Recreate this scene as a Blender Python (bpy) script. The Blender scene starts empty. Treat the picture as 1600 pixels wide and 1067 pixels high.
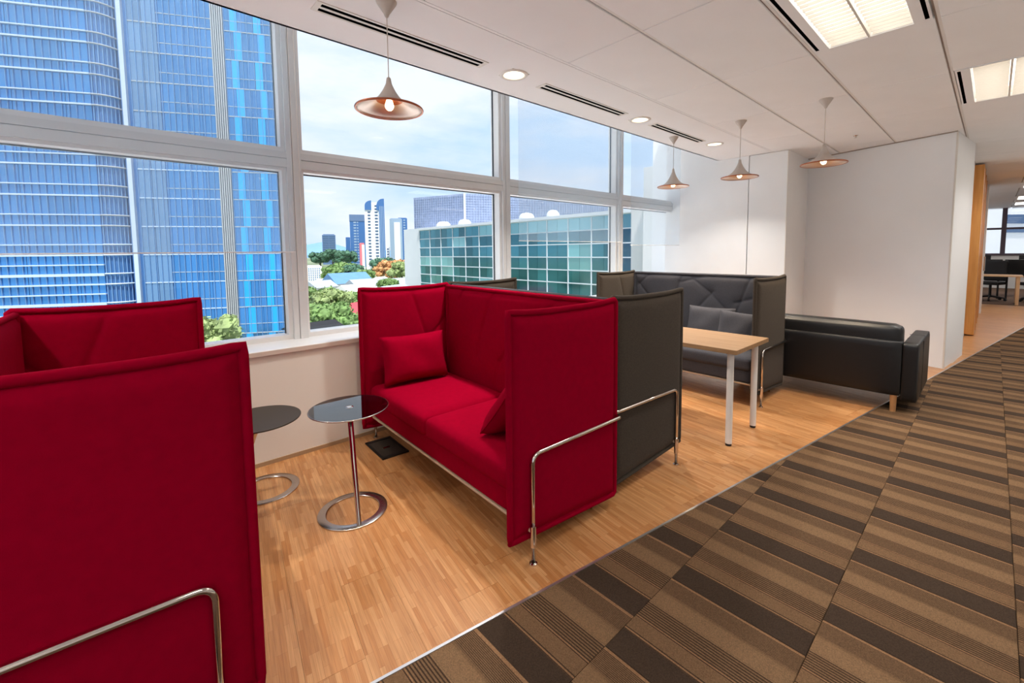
import bpy, math, random
import numpy as np
from mathutils import Vector, Matrix
random.seed(7)
PI = math.pi
S = bpy.context.scene
COL = S.collection

# ---------------------------------------------------------------- camera
F, PX, PY, EYE = 676.85, 800.0, 442.45, 1.46
YAW, PITCH, ROLL = [math.radians(a) for a in (48.0106, -4.1832, -0.586)]
fwd = Vector((math.cos(YAW) * math.cos(PITCH), math.sin(YAW) * math.cos(PITCH), math.sin(PITCH)))
rgt = Vector((math.sin(YAW), -math.cos(YAW), 0))
up = rgt.cross(fwd)
r2 = math.cos(ROLL) * rgt + math.sin(ROLL) * up
u2 = -math.sin(ROLL) * rgt + math.cos(ROLL) * up
cam_data = bpy.data.cameras.new('camera')
cam = bpy.data.objects.new('camera', cam_data)
COL.objects.link(cam)
cam_data.sensor_fit = 'HORIZONTAL'
cam_data.sensor_width = 36.0
cam_data.lens = F / 1600 * 36
cam_data.shift_y = -(533.5 - PY) / 1600
cam_data.clip_start = 0.02
cam_data.clip_end = 6000
mw = Matrix((r2, u2, -fwd)).transposed().to_4x4()
mw.translation = (0, 0, EYE)
cam.matrix_world = mw
S.camera = cam

def ray(px, py):
    v = r2 * ((px - PX) / F) - u2 * ((py - PY) / F) + fwd
    return np.array(v)
def on_z(px, py, z=0.0):
    r = ray(px, py); return np.array((0, 0, EYE)) + (z - EYE) / r[2] * r
def on_x(px, py, x):
    r = ray(px, py); return np.array((0, 0, EYE)) + r * x / r[0]
def on_y(px, py, y):
    r = ray(px, py); return np.array((0, 0, EYE)) + r * y / r[1]
def at_dist(px, py, D):
    r = ray(px, py); return np.array((0, 0, EYE)) + r * (D / math.hypot(r[0], r[1]))

# ---------------------------------------------------------------- world, sun, exposure
S.view_settings.view_transform = 'Standard'
S.view_settings.look = 'None'
S.view_settings.gamma = 1.0
S.view_settings.use_curve_mapping = False
S.view_settings.exposure = 0.34
LIGHT_PANEL = 2.2      # ceiling troffers
DOWNLIGHT = 14.0
DOWN_W = 19.0          # beam of one recessed downlight
TROFFER_W = 11.5       # beam of one louvred troffer
ADDED_PANEL = 3.0  # glow of the troffers added out of view
BULB = 10.0
PENDANT_W = 7.0         # beam under one pendant shade
SKY = 0.90

world = bpy.data.worlds.new('sky'); S.world = world
world.use_nodes = True
wt = world.node_tree; wt.nodes.clear()
def wn(t, **k):
    n = wt.nodes.new(t)
    for a, b in k.items(): setattr(n, a, b)
    return n
w_out = wn('ShaderNodeOutputWorld'); w_bg = wn('ShaderNodeBackground')
w_tc = wn('ShaderNodeTexCoord'); w_map = wn('ShaderNodeMapping'); w_map.inputs['Scale'].default_value = (1.0, 1.0, 3.2)
w_no = wn('ShaderNodeTexNoise'); w_no.inputs['Scale'].default_value = 2.6; w_no.inputs['Detail'].default_value = 7; w_no.inputs['Roughness'].default_value = 0.55
w_rp = wn('ShaderNodeValToRGB')
w_rp.color_ramp.elements[0].position = 0.36; w_rp.color_ramp.elements[0].color = (0.58, 0.76, 1.0, 1)
w_rp.color_ramp.elements[1].position = 0.60; w_rp.color_ramp.elements[1].color = (0.89, 0.93, 1.0, 1)
wt.links.new(w_tc.outputs['Generated'], w_map.inputs['Vector'])
wt.links.new(w_map.outputs['Vector'], w_no.inputs['Vector'])
wt.links.new(w_no.outputs['Fac'], w_rp.inputs['Fac'])
wt.links.new(w_rp.outputs['Color'], w_bg.inputs['Color'])
w_bg.inputs['Strength'].default_value = SKY
wt.links.new(w_bg.outputs['Background'], w_out.inputs['Surface'])

sun_d = bpy.data.lights.new('sun', 'SUN'); sun_d.energy = 5.2; sun_d.angle = math.radians(3); sun_d.color = (1.0, 0.95, 0.88)
sun = bpy.data.objects.new('sun', sun_d); COL.objects.link(sun)
sun.rotation_euler = Vector((0.14, 0.36, -0.92)).to_track_quat('-Z', 'Y').to_euler()
sun.location = (0, -20, 60)

# ---------------------------------------------------------------- helpers: materials
def srgb(r, g, b):
    f = lambda c: c / 255 / 12.92 if c / 255 <= 0.04045 else ((c / 255 + 0.055) / 1.055) ** 2.4
    return (f(r), f(g), f(b), 1.0)
MATS = {}
def nodes_of(m):
    m.use_nodes = True
    nt = m.node_tree; nt.nodes.clear()
    return nt
class NB:
    def __init__(s, name):
        s.m = bpy.data.materials.new(name); s.nt = nodes_of(s.m); MATS[name] = s.m
        s.out = s.n('ShaderNodeOutputMaterial')
    def n(s, t, ins=None, **k):
        nd = s.nt.nodes.new(t)
        for a, b in k.items(): setattr(nd, a, b)
        for a, b in (ins or {}).items():
            if isinstance(b, tuple) and len(b) == 2 and hasattr(b[0], 'outputs'): s.nt.links.new(b[0].outputs[b[1]], nd.inputs[a])
            elif hasattr(b, 'outputs'): s.nt.links.new(b.outputs[0], nd.inputs[a])
            else: nd.inputs[a].default_value = b
        return nd
    def math(s, op, a, b=0.0, c=None):
        ins = {0: a, 1: b}
        if c is not None: ins[2] = c
        return s.n('ShaderNodeMath', ins, operation=op)
    def mix(s, fac, a, b):
        return s.n('ShaderNodeMixRGB', {'Fac': fac, 'Color1': a, 'Color2': b})
    def ramp(s, fac, stops, interp='LINEAR'):
        r = s.n('ShaderNodeValToRGB', {'Fac': fac}); cr = r.color_ramp; cr.interpolation = interp
        while len(cr.elements) < len(stops): cr.elements.new(0.5)
        for e, (p, c) in zip(cr.elements, stops): e.position = p; e.color = c
        return r
    def finish(s, shader):
        s.nt.links.new(shader.outputs[0], s.out.inputs['Surface']); return s.m
def pbr(name, col, rough=0.6, metal=0.0, var=0.0, vscale=8.0, bump=0.0, bscale=200.0, spec=0.5, sheen=0.0, objvar=0.0, trans=0.0):
    b = NB(name)
    c = col if len(col) == 4 else (*col, 1)
    src = None
    tc = b.n('ShaderNodeTexCoord')
    if var > 0:
        no = b.n('ShaderNodeTexNoise', {'Vector': (tc, 'Object'), 'Scale': vscale, 'Detail': 4.0})
        lo = tuple(x * (1 - var) for x in c[:3]) + (1,); hi = tuple(min(1, x * (1 + var)) for x in c[:3]) + (1,)
        src = b.ramp((no, 'Fac'), [(0.3, lo), (0.7, hi)])
    if objvar > 0:
        oi = b.n('ShaderNodeObjectInfo')
        f = b.math('MULTIPLY_ADD', (oi, 'Random'), 2 * objvar, 1 - objvar)
        hsv = b.n('ShaderNodeHueSaturation', {'Value': f, 'Color': src if src else c})
        src = hsv
    p = b.n('ShaderNodeBsdfPrincipled', {'Base Color': src if src else c, 'Roughness': rough, 'Metallic': metal, 'Specular IOR Level': spec})
    if sheen: p.inputs['Sheen Weight'].default_value = sheen; p.inputs['Sheen Roughness'].default_value = 0.5
    if trans: p.inputs['Transmission Weight'].default_value = trans
    if bump > 0:
        bn = b.n('ShaderNodeTexNoise', {'Vector': (tc, 'Object'), 'Scale': bscale, 'Detail': 3.0})
        bm = b.n('ShaderNodeBump', {'Strength': bump, 'Distance': 0.002, 'Height': (bn, 'Fac')})
        b.nt.links.new(bm.outputs[0], p.inputs['Normal'])
    return b.finish(p)
def emit(name, col, strength):
    b = NB(name)
    return b.finish(b.n('ShaderNodeEmission', {'Color': col, 'Strength': strength}))

# ---------------------------------------------------------------- helpers: meshes and objects
class MB:
    def __init__(s): s.v = []; s.f = []
    def add(s, vs, fs):
        o = len(s.v); s.v += [tuple(map(float, p)) for p in vs]; s.f += [tuple(i + o for i in f) for f in fs]; return s
    def box(s, x0, x1, y0, y1, z0, z1):
        return s.add([(x0, y0, z0), (x1, y0, z0), (x1, y1, z0), (x0, y1, z0), (x0, y0, z1), (x1, y0, z1), (x1, y1, z1), (x0, y1, z1)],
                     [(0, 3, 2, 1), (4, 5, 6, 7), (0, 1, 5, 4), (1, 2, 6, 5), (2, 3, 7, 6), (3, 0, 4, 7)])
    def bbox(s, x0, x1, y0, y1, z0, z1, b):
        """box with bevelled edges (24 verts + caps)"""
        v = []; idx = {}
        X, Y, Z = (x0, x1), (y0, y1), (z0, z1)
        for i in (0, 1):
            for j in (0, 1):
                for k in (0, 1):
                    for ax in range(3):
                        p = [X[i], Y[j], Z[k]]; sg = [1 - 2 * i, 1 - 2 * j, 1 - 2 * k]
                        for a in range(3):
                            if a != ax: p[a] += sg[a] * b
                        idx[i, j, k, ax] = len(v); v.append(tuple(p))
        f = []
        I = lambda i, j, k, a: idx[i, j, k, a]
        for q in (0, 1):
            c = [(0, 0), (1, 0), (1, 1), (0, 1)]
            f.append([I(q, a, e, 0) for a, e in c]); f.append([I(a, q, e, 1) for a, e in c]); f.append([I(a, e, q, 2) for a, e in c])
        for a in (0, 1):
            for e in (0, 1):
                f.append([I(0, a, e, 1), I(1, a, e, 1), I(1, a, e, 2), I(0, a, e, 2)])
                f.append([I(a, 0, e, 0), I(a, 1, e, 0), I(a, 1, e, 2), I(a, 0, e, 2)])
                f.append([I(a, e, 0, 0), I(a, e, 1, 0), I(a, e, 1, 1), I(a, e, 0, 1)])
                for k in (0, 1): f.append([I(a, e, k, 0), I(a, e, k, 1), I(a, e, k, 2)])
        # drop the duplicate corner triangles
        return s.add(v, f)
    def prism(s, poly, z0, z1):
        n = len(poly)
        return s.add([(x, y, z0) for x, y in poly] + [(x, y, z1) for x, y in poly],
                     [tuple(range(n - 1, -1, -1)), tuple(range(n, 2 * n))] + [(i, (i + 1) % n, n + (i + 1) % n, n + i) for i in range(n)])
    def tube(s, path, r, n=10, closed=False, caps=True):
        P = [Vector(p) for p in path]; N = len(P); rings = []
        if closed: T = [(P[(i + 1) % N] - P[i - 1]).normalized() for i in range(N)]
        else: T = [(P[min(i + 1, N - 1)] - P[max(i - 1, 0)]).normalized() for i in range(N)]
        u = T[0].orthogonal().normalized()
        rr = r if hasattr(r, '__len__') else [r] * N
        vs = []
        for i in range(N):
            u = (u - T[i] * u.dot(T[i])).normalized(); w = T[i].cross(u)
            for k in range(n):
                a = 2 * PI * k / n; vs.append(P[i] + (u * math.cos(a) + w * math.sin(a)) * rr[i])
        fs = []
        for i in range(N if closed else N - 1):
            j = (i + 1) % N
            for k in range(n): fs.append((i * n + k, i * n + (k + 1) % n, j * n + (k + 1) % n, j * n + k))
        if caps and not closed:
            fs.append(tuple(range(n - 1, -1, -1))); fs.append(tuple((N - 1) * n + k for k in range(n)))
        return s.add(vs, fs)
    def lathe(s, prof, n=32, c=(0, 0, 0), cap0=False, cap1=False):
        vs = [(c[0] + r * math.cos(2 * PI * k / n), c[1] + r * math.sin(2 * PI * k / n), c[2] + z) for r, z in prof for k in range(n)]
        fs = [(i * n + k, i * n + (k + 1) % n, (i + 1) * n + (k + 1) % n, (i + 1) * n + k) for i in range(len(prof) - 1) for k in range(n)]
        if cap0: fs.append(tuple(range(n - 1, -1, -1)))
        if cap1: fs.append(tuple((len(prof) - 1) * n + k for k in range(n)))
        return s.add(vs, fs)
    def mesh(s, name, smooth=False):
        me = bpy.data.meshes.new(name); me.from_pydata(s.v, [], s.f); me.update()
        import bmesh
        b = bmesh.new(); b.from_mesh(me); bmesh.ops.recalc_face_normals(b, faces=b.faces); b.to_mesh(me); b.free()
        if smooth: me.polygons.foreach_set('use_smooth', [True] * len(me.polygons))
        return me
    def build(s, name, m, parent=None, smooth=False, autosmooth=None):
        me = s.mesh(name, smooth)
        me.materials.append(MATS[m] if isinstance(m, str) else m)
        o = bpy.data.objects.new(name, me); COL.objects.link(o)
        if autosmooth: me.polygons.foreach_set('use_smooth', [True] * len(me.polygons)); me.set_sharp_from_angle(angle=math.radians(autosmooth))
        if parent: o.parent = parent
        return o
def fillet(pts, r, n=6):
    out = [Vector(pts[0])]
    for a, b, c in zip(pts, pts[1:], pts[2:]):
        a, b, c = Vector(a), Vector(b), Vector(c); d1 = (a - b).normalized(); d2 = (c - b).normalized()
        p, q = b + d1 * r, b + d2 * r
        for i in range(n + 1):
            t = i / n; out.append(p * (1 - t) ** 2 + b * 2 * t * (1 - t) + q * t * t)
    out.append(Vector(pts[-1])); return out
def rbox(sx, sy, sz, r, n=10, puff=(0, 0, 0)):
    """rounded, slightly puffed cushion block centred on the origin"""
    m = MB(); half = (sx / 2, sy / 2, sz / 2)
    t = [-1 + 2 * i / n for i in range(n + 1)]
    t = [math.copysign(abs(a) ** 0.6, a) for a in t]
    for ax in range(3):
        for sg in (-1, 1):
            o = len(m.v); a1, a2 = (ax + 1) % 3, (ax + 2) % 3
            for i in t:
                for j in t:
                    p = [0, 0, 0]; p[ax] = sg * half[ax]; p[a1] = i * half[a1]; p[a2] = j * half[a2]
                    q = [max(-half[k] + r, min(half[k] - r, p[k])) for k in range(3)]
                    d = Vector([p[k] - q[k] for k in range(3)])
                    if d.length > 1e-9: d = d.normalized() * r
                    v = [q[k] + d[k] for k in range(3)]
                    w = (1 - i ** 4) * (1 - j ** 4)
                    v[ax] += sg * puff[ax] * w
                    m.v.append(tuple(v))
            N = n + 1
            for i in range(n):
                for j in range(n): m.f.append((o + i * N + j, o + (i + 1) * N + j, o + (i + 1) * N + j + 1, o + i * N + j + 1))
    return m
def weld(o, d=1e-4):
    import bmesh
    b = bmesh.new(); b.from_mesh(o.data); bmesh.ops.remove_doubles(b, verts=b.verts, dist=d)
    bmesh.ops.recalc_face_normals(b, faces=b.faces); b.to_mesh(o.data); b.free(); return o
def tag(o, label, cat, group=None):
    o['label'] = label; o['category'] = cat
    if group: o['group'] = group
    return o
def thing(name, label, cat, loc=(0, 0, 0), rz=0.0, group=None):
    o = bpy.data.objects.new(name, None); COL.objects.link(o); o.empty_display_size = 0.1
    o.location = loc; o.rotation_euler = (0, 0, rz)
    return tag(o, label, cat, group)
def struct(o): o['kind'] = 'structure'; return o
def beam(name, parent, loc, watts, col, shape, size, size_y=None, spread=100):
    d = bpy.data.lights.new(name, 'AREA'); d.shape = shape; d.size = size
    if size_y: d.size_y = size_y
    d.energy = watts; d.color = col; d.spread = math.radians(spread)
    o = bpy.data.objects.new(name, d); COL.objects.link(o); o.parent = parent; o.location = loc
    return o
def copy_tree(o, parent=None):
    c = o.copy(); COL.objects.link(c); c.parent = parent
    for ch in list(o.children): copy_tree(ch, c)
    return c
def inst(src, name, parent, loc=None, rz=None, scale=None):
    c = bpy.data.objects.new(name, src); COL.objects.link(c); c.parent = parent
    if loc is not None: c.location = loc
    if rz is not None: c.rotation_euler = (0, 0, rz)
    if scale is not None: c.scale = scale
    return c

# ---------------------------------------------------------------- materials
pbr('wall_paint', srgb(244, 243, 242), 0.75, var=0.02, vscale=2, bump=0.05, bscale=300)
pbr('wall_grey', srgb(246, 246, 247), 0.7, var=0.015, vscale=1.5, bump=0.05, bscale=300)
pbr('wall_low', srgb(236, 230, 222), 0.7, var=0.02, vscale=2)
pbr('ceiling_tile', srgb(247, 246, 247), 0.85, var=0.015, vscale=3, bump=0.08, bscale=350, objvar=0.012)
pbr('ceiling_board', srgb(247, 246, 247), 0.85, var=0.01, vscale=2)
pbr('grid_metal', srgb(232, 228, 224), 0.5)
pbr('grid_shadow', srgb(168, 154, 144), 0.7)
pbr('black_gap', srgb(6, 6, 7), 0.9, spec=0.0)
pbr('frame_alu', srgb(218, 219, 219), 0.42, 0.0, var=0.02, vscale=3)
pbr('frame_dark', srgb(45, 48, 54), 0.5)
pbr('sill_paint', srgb(232, 231, 230), 0.35)
pbr('sill_edge', srgb(214, 198, 186), 0.5)
pbr('base_trim', srgb(170, 140, 108), 0.6)
pbr('white_plastic', srgb(228, 222, 214), 0.4)
pbr('alu_strip', srgb(205, 205, 208), 0.3, 0.9)
pbr('chrome', srgb(214, 206, 198), 0.09, 1.0)
pbr('steel', srgb(190, 182, 176), 0.24, 1.0)
pbr('red_fabric', srgb(142, 0, 33), 0.95, var=0.05, vscale=30, bump=0.25, bscale=900, spec=0.03)
pbr('grey_fabric', srgb(66, 58, 50), 0.92, var=0.16, vscale=120, bump=0.3, bscale=900, spec=0.06, sheen=0.05)
pbr('grey_fabric_inner', srgb(68, 67, 71), 0.92, var=0.12, vscale=120, bump=0.3, bscale=900, spec=0.06, sheen=0.05)
pbr('black_leather', srgb(15, 14, 15), 0.38, var=0.15, vscale=20, bump=0.25, bscale=180)
pbr('table_white', srgb(226, 222, 216), 0.4)
pbr('black_plastic', srgb(20, 20, 21), 0.5)
pbr('leg_wood', srgb(196, 142, 92), 0.5, var=0.1, vscale=12)
pbr('trim_wood', srgb(196, 168, 140), 0.45)
pbr('dark_laminate', srgb(50, 42, 35), 0.6, var=0.06, vscale=40)
pbr('shade_paint', srgb(196, 184, 174), 0.45)
pbr('copper', srgb(178, 108, 78), 0.3, 0.8)
pbr('dish_inner', srgb(208, 186, 172), 0.3, 0.6)
pbr('desk_wood', srgb(214, 170, 126), 0.5, var=0.05, vscale=10)
pbr('office_black', srgb(24, 23, 26), 0.6)
pbr('mullion_purple', srgb(96, 80, 92), 0.5)
pbr('far_carpet', srgb(96, 70, 52), 0.9, var=0.1, vscale=20)
pbr('bounce_vinyl', srgb(222, 216, 208), 0.5)
pbr('carpet_under', srgb(84, 62, 46), 0.95, var=0.12, vscale=30)

def wood_veneer(name, c1, c2, scale, rough=0.35, axis=0):
    b = NB(name); tc = b.n('ShaderNodeTexCoord')
    sc = [14.0, 14.0, 14.0]; sc[axis] = 0.9
    mp = b.n('ShaderNodeMapping', {'Vector': (tc, 'Object'), 'Scale': tuple(s * scale for s in sc)})
    no = b.n('ShaderNodeTexNoise', {'Vector': mp, 'Scale': 2.2, 'Detail': 6.0, 'Roughness': 0.6})
    r = b.ramp((no, 'Fac'), [(0.3, c1), (0.7, c2)])
    return b.finish(b.n('ShaderNodeBsdfPrincipled', {'Base Color': r, 'Roughness': rough, 'Specular IOR Level': 0.4}))
wood_veneer('table_wood', srgb(146, 110, 75), srgb(168, 132, 96), 1.0, 0.4, axis=1)
wood_veneer('door_wood', srgb(196, 128, 58), srgb(224, 160, 88), 0.6, 0.35, axis=2)

# strip-wood floor boards: fine end-to-end strips on every board
b = NB('floor_board')
tc = b.n('ShaderNodeTexCoord'); oi = b.n('ShaderNodeObjectInfo')
off = b.n('ShaderNodeCombineXYZ', {'X': b.math('MULTIPLY', (oi, 'Random'), 37.0), 'Y': b.math('MULTIPLY', (oi, 'Random'), 91.0)})
vec = b.n('ShaderNodeVectorMath', {0: (tc, 'Object'), 1: off}, operation='ADD')
br = b.n('ShaderNodeTexBrick', {'Vector': vec, 'Scale': 1.0, 'Brick Width': 0.21, 'Row Height': 0.0185, 'Mortar Size': 0.0004, 'Mortar Smooth': 0.3, 'Bias': -0.1,
                               'Color1': srgb(200, 149, 100), 'Color2': srgb(174, 116, 66), 'Mortar': srgb(150, 98, 56)})
br.offset = 0.37; br.offset_frequency = 3
mp = b.n('ShaderNodeMapping', {'Vector': vec, 'Scale': (7.0, 130.0, 1.0)})
no = b.n('ShaderNodeTexNoise', {'Vector': mp, 'Scale': 1.0, 'Detail': 4.0})
gr = b.ramp((no, 'Fac'), [(0.25, (0.78, 0.74, 0.70, 1)), (0.75, (1.1, 1.1, 1.1, 1))])
mu = b.n('ShaderNodeMixRGB', {'Fac': 1.0, 'Color1': (br, 'Color'), 'Color2': gr}, blend_type='MULTIPLY')
hs = b.n('ShaderNodeHueSaturation', {'Value': b.math('MULTIPLY_ADD', (oi, 'Random'), 0.12, 0.95), 'Color': mu, 'Saturation': 1.0})
b.finish(b.n('ShaderNodeBsdfPrincipled', {'Base Color': hs, 'Roughness': 0.30, 'Specular IOR Level': 0.45}))

# striped carpet tile: bands run along local y, profile along local x
def carpet(name, flip, lite):
    b = NB(name); tc = b.n('ShaderNodeTexCoord'); oi = b.n('ShaderNodeObjectInfo')
    sx = b.n('ShaderNodeSeparateXYZ', {0: (tc, 'Object')})
    x = b.math('MULTIPLY_ADD', (sx, 'X'), -2.0 if flip else 2.0, 0.5)      # 0..1 over the tile
    A = tuple(c * lite for c in srgb(108, 83, 60)[:3]) + (1,); B = tuple(c * lite for c in srgb(118, 92, 67)[:3]) + (1,); D = srgb(62, 49, 39); E_ = tuple(c * lite for c in srgb(132, 100, 72)[:3]) + (1,)
    base = b.ramp(x, [(0.0, D), (0.235, E_), (0.262, A), (0.40, E_), (0.425, A), (0.60, B), (0.78, A), (0.965, E_)], 'CONSTANT')
    W, K = (1, 1, 1, 1), (0, 0, 0, 1)
    m1 = b.ramp(x, [(0.0, K), (0.235, W), (0.275, K), (0.395, W), (0.62, K), (0.80, W), (0.97, K)], 'CONSTANT')   # where fine dark lines are woven in
    w1 = b.math('GREATER_THAN', b.math('SINE', b.math('MULTIPLY', x, 2 * PI * 42)), 0.15)
    w2 = b.math('GREATER_THAN', b.math('SINE', b.math('MULTIPLY', x, 2 * PI * 74)), 0.35)
    sel = b.math('GREATER_THAN', x, 0.7)
    ln = b.math('ADD', b.math('MULTIPLY', w1, b.math('SUBTRACT', 1.0, sel)), b.math('MULTIPLY', w2, sel))
    fac = b.math('MULTIPLY', b.math('MULTIPLY', ln, m1), 0.85)
    c = b.mix(fac, base, srgb(44, 33, 26))
    no = b.n('ShaderNodeTexNoise', {'Vector': (tc, 'Object'), 'Scale': 260.0, 'Detail': 2.0})
    c = b.n('ShaderNodeMixRGB', {'Fac': 1.0, 'Color1': c, 'Color2': b.ramp((no, 'Fac'), [(0.3, (0.72, 0.72, 0.72, 1)), (0.7, (1.2, 1.2, 1.2, 1))])}, blend_type='MULTIPLY')
    c = b.n('ShaderNodeHueSaturation', {'Color': c, 'Value': b.math('MULTIPLY_ADD', (oi, 'Random'), 0.16, 0.92)})
    bp = b.n('ShaderNodeBump', {'Strength': 0.3, 'Distance': 0.003, 'Height': (no, 'Fac')})
    b.finish(b.n('ShaderNodeBsdfPrincipled', {'Base Color': c, 'Roughness': 0.95, 'Specular IOR Level': 0.1, 'Normal': bp}))
carpet('carpet_a', False, 1.0); carpet('carpet_b', True, 1.0)

# window glass: clear thin pane with a Fresnel mirror on it
def thin_glass(name, tint, refl=1.6, base=0.0):
    b = NB(name)
    fr = b.n('ShaderNodeFresnel', {'IOR': 1.45})
    fac = b.n('ShaderNodeMath', {0: b.math('MULTIPLY', fr, refl), 1: base}, operation='ADD', use_clamp=True)
    tr = b.n('ShaderNodeBsdfTransparent', {'Color': tint}); gl = b.n('ShaderNodeBsdfGlossy', {'Roughness': 0.0, 'Color': (1, 1, 1, 1)})
    return b.finish(b.n('ShaderNodeMixShader', {0: fac, 1: tr, 2: gl}))
thin_glass('window_glass', (0.95, 0.98, 1.0, 1), 0.8)
thin_glass('smoked_glass', (0.22, 0.20, 0.25, 1), 1.0, 0.02)
b = NB('blind_mesh')
tr = b.n('ShaderNodeBsdfTransparent', {'Color': (1, 1, 1, 1)})
tl = b.n('ShaderNodeBsdfTranslucent', {'Color': srgb(204, 224, 238)}); df = b.n('ShaderNodeBsdfDiffuse', {'Color': srgb(188, 208, 224)})
md = b.n('ShaderNodeMixShader', {0: 0.5, 1: tl, 2: df})
b.finish(b.n('ShaderNodeMixShader', {0: 0.28, 1: tr, 2: md}))
emit('light_panel', (1.0, 0.93, 0.80, 1), LIGHT_PANEL)
emit('added_panel', (1.0, 0.93, 0.82, 1), ADDED_PANEL)
emit('down_lamp', (1.0, 0.86, 0.62, 1), DOWNLIGHT)
emit('bulb_glow', (1.0, 0.74, 0.42, 1), BULB)
# ================================================================ THE SETTING
ZC = 2.80                     # suspended ceiling
YW = 3.31                     # window-side low wall, inner face
YF = 3.575                    # front of the window frames
YG = 3.70                     # glass
YCE = 2.87                    # edge of the ceiling before the blind pocket
TH = math.radians(-8.74)      # direction of the carpet edge
ED = np.array((math.cos(TH), math.sin(TH))); EN = np.array((-ED[1], ED[0])); E0 = np.array((0.559, 1.342))
def edge_y(x): return E0[1] + (x - E0[0]) * math.tan(TH)

def clip(poly, halfs):
    """Sutherland-Hodgman: keep a*x+b*y<=c for every (a,b,c)"""
    for a, b_, c in halfs:
        out = []
        for i in range(len(poly)):
            p, q = poly[i], poly[(i + 1) % len(poly)]
            dp, dq = a * p[0] + b_ * p[1] - c, a * q[0] + b_ * q[1] - c
            if dp <= 0: out.append(p)
            if dp * dq < 0:
                t = dp / (dp - dq); out.append((p[0] + t * (q[0] - p[0]), p[1] + t * (q[1] - p[1])))
        poly = out
        if len(poly) < 3: return []
    return poly
def area(poly): return abs(sum(poly[i][0] * poly[(i + 1) % len(poly)][1] - poly[(i + 1) % len(poly)][0] * poly[i][1] for i in range(len(poly)))) / 2
def to_px(p):
    v = Vector(p) - Vector((0, 0, EYE)); d = v.dot(fwd)
    if d < 0.05: return None
    return PX + F * v.dot(r2) / d, PY - F * v.dot(u2) / d
def in_view(pts, m=80):
    for p in pts:
        q = to_px(p)
        if q and -m < q[0] < 1600 + m and -m < q[1] < 1067 + m: return True
    return False

# ---- wood floor
above_edge = (-EN[0], -EN[1], -(EN @ E0) - 0.004)
floor = struct(MB().prism([(-4.5, edge_y(-4.5)), (16.3, edge_y(16.3)), (16.3, 0.5), (8.3, 2.0), (8.3, 4.1), (-4.5, 4.1)], -0.25, -0.013).build('floor', 'floor_board'))
BW, BL = 0.195, 1.215
R = math.radians(90) + TH
def board(poly):
    c = np.mean(poly, axis=0)
    cs, sn = math.cos(-R), math.sin(-R)
    loc = [((x - c[0]) * cs - (y - c[1]) * sn, (x - c[0]) * sn + (y - c[1]) * cs) for x, y in poly]
    o = MB().prism(loc, -0.013, 0.0).build('board', 'floor_board', floor)
    o.location = (c[0], c[1], 0); o.rotation_euler = (0, 0, R)
nb = 0
for i in range(-12, 90):
    s0 = i * BW; st = random.random() * BL
    for j in range(-1, 4):
        t0 = j * BL + st - BL
        P4 = [E0 + ED * (s0 + a * BW) + EN * (t0 + c * BL) for a, c in ((0.002, 0.0004), (0.998, 0.0004), (0.998, 0.9996), (0.002, 0.9996))]
        poly = [tuple(p) for p in P4]
        cx = np.mean([p[0] for p in poly])
        if cx < 7.7: poly = clip(poly, [above_edge, (0, 1, YW), (-1, 0, 1.2), (1, 0, 7.72)])
        else: poly = clip(poly, [above_edge, (0, 1, 0.26), (-1, 0, 7.2), (1, 0, 16.3)])
        if len(poly) > 2 and area(poly) > 0.0015 and in_view([(x, y, 0) for x, y in poly], 200): board(poly); nb += 1

# ---- carpet tiles
carp = struct(MB().prism([(-4.5, -5.9), (16.3, -5.9), (16.3, edge_y(16.3)), (-4.5, edge_y(-4.5))], -0.25, -0.012).build('floor_carpet', 'carpet_under'))
TX, TY = 0.495, 0.511
whole = {}
for k in ('carpet_a', 'carpet_b'):
    m = MB().bbox(-TX / 2 + .0008, TX / 2 - .0008, -TY / 2 + .0008, TY / 2 - .0008, -0.012, 0.002, 0.002).mesh('carpet_tile'); m.materials.append(MATS[k]); whole[k] = m
below_edge = (EN[0], EN[1], (EN @ E0) - 0.006)
row_off = {0: 1.975, 1: 1.745, 2: 1.935}
nt_ = 0
for r in range(-6, 4):
    y0 = -0.128 + TY * r; x0 = row_off.get(r, random.random() * TX) % TX
    for k in range(-4, 24):
        xa = x0 + k * TX
        if xa > 9.2: continue
        poly = [(xa, y0), (xa + TX, y0), (xa + TX, y0 + TY), (xa, y0 + TY)]
        if not in_view([(x, y, 0) for x, y in poly], 30): continue
        cut = clip(poly, [below_edge])
        if not cut or area(cut) < 0.002: continue
        km = 'carpet_a'
        c = (xa + TX / 2, y0 + TY / 2)
        if area(cut) > TX * TY * 0.999: o = inst(whole[km], 'carpet_tile', carp, (c[0], c[1], 0))
        else:
            o = MB().prism([(x - c[0], y - c[1]) for x, y in cut], -0.012, 0.002).build('carpet_tile', km, carp); o.location = (c[0], c[1], 0)
        nt_ += 1
# beyond the tiles that can be told apart the carpet goes on as one surface
b = NB('carpet_bands'); tcx = b.n('ShaderNodeTexCoord'); sx = b.n('ShaderNodeSeparateXYZ', {0: (tcx, 'Object')})
rowi = b.math('FLOOR', b.math('DIVIDE', b.math('ADD', (sx, 'Y'), 0.128), TY))
xx = b.math('FRACT', b.math('DIVIDE', b.math('ADD', (sx, 'X'), b.math('MULTIPLY', rowi, 0.23)), TX))
cc = b.ramp(xx, [(0.0, srgb(58, 46, 37)), (0.235, srgb(100, 76, 53)), (0.62, srgb(118, 91, 64)), (0.80, srgb(92, 70, 49))], 'CONSTANT')
b.finish(b.n('ShaderNodeBsdfPrincipled', {'Base Color': cc, 'Roughness': 0.95, 'Specular IOR Level': 0.1}))
fc = MB().prism(clip([(9.0, -5.9), (16.3, -5.9), (16.3, 2), (9.0, 2)], [below_edge]), -0.012, 0.0012).build('carpet_run', 'carpet_bands', carp); fc['kind'] = 'stuff'
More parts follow.
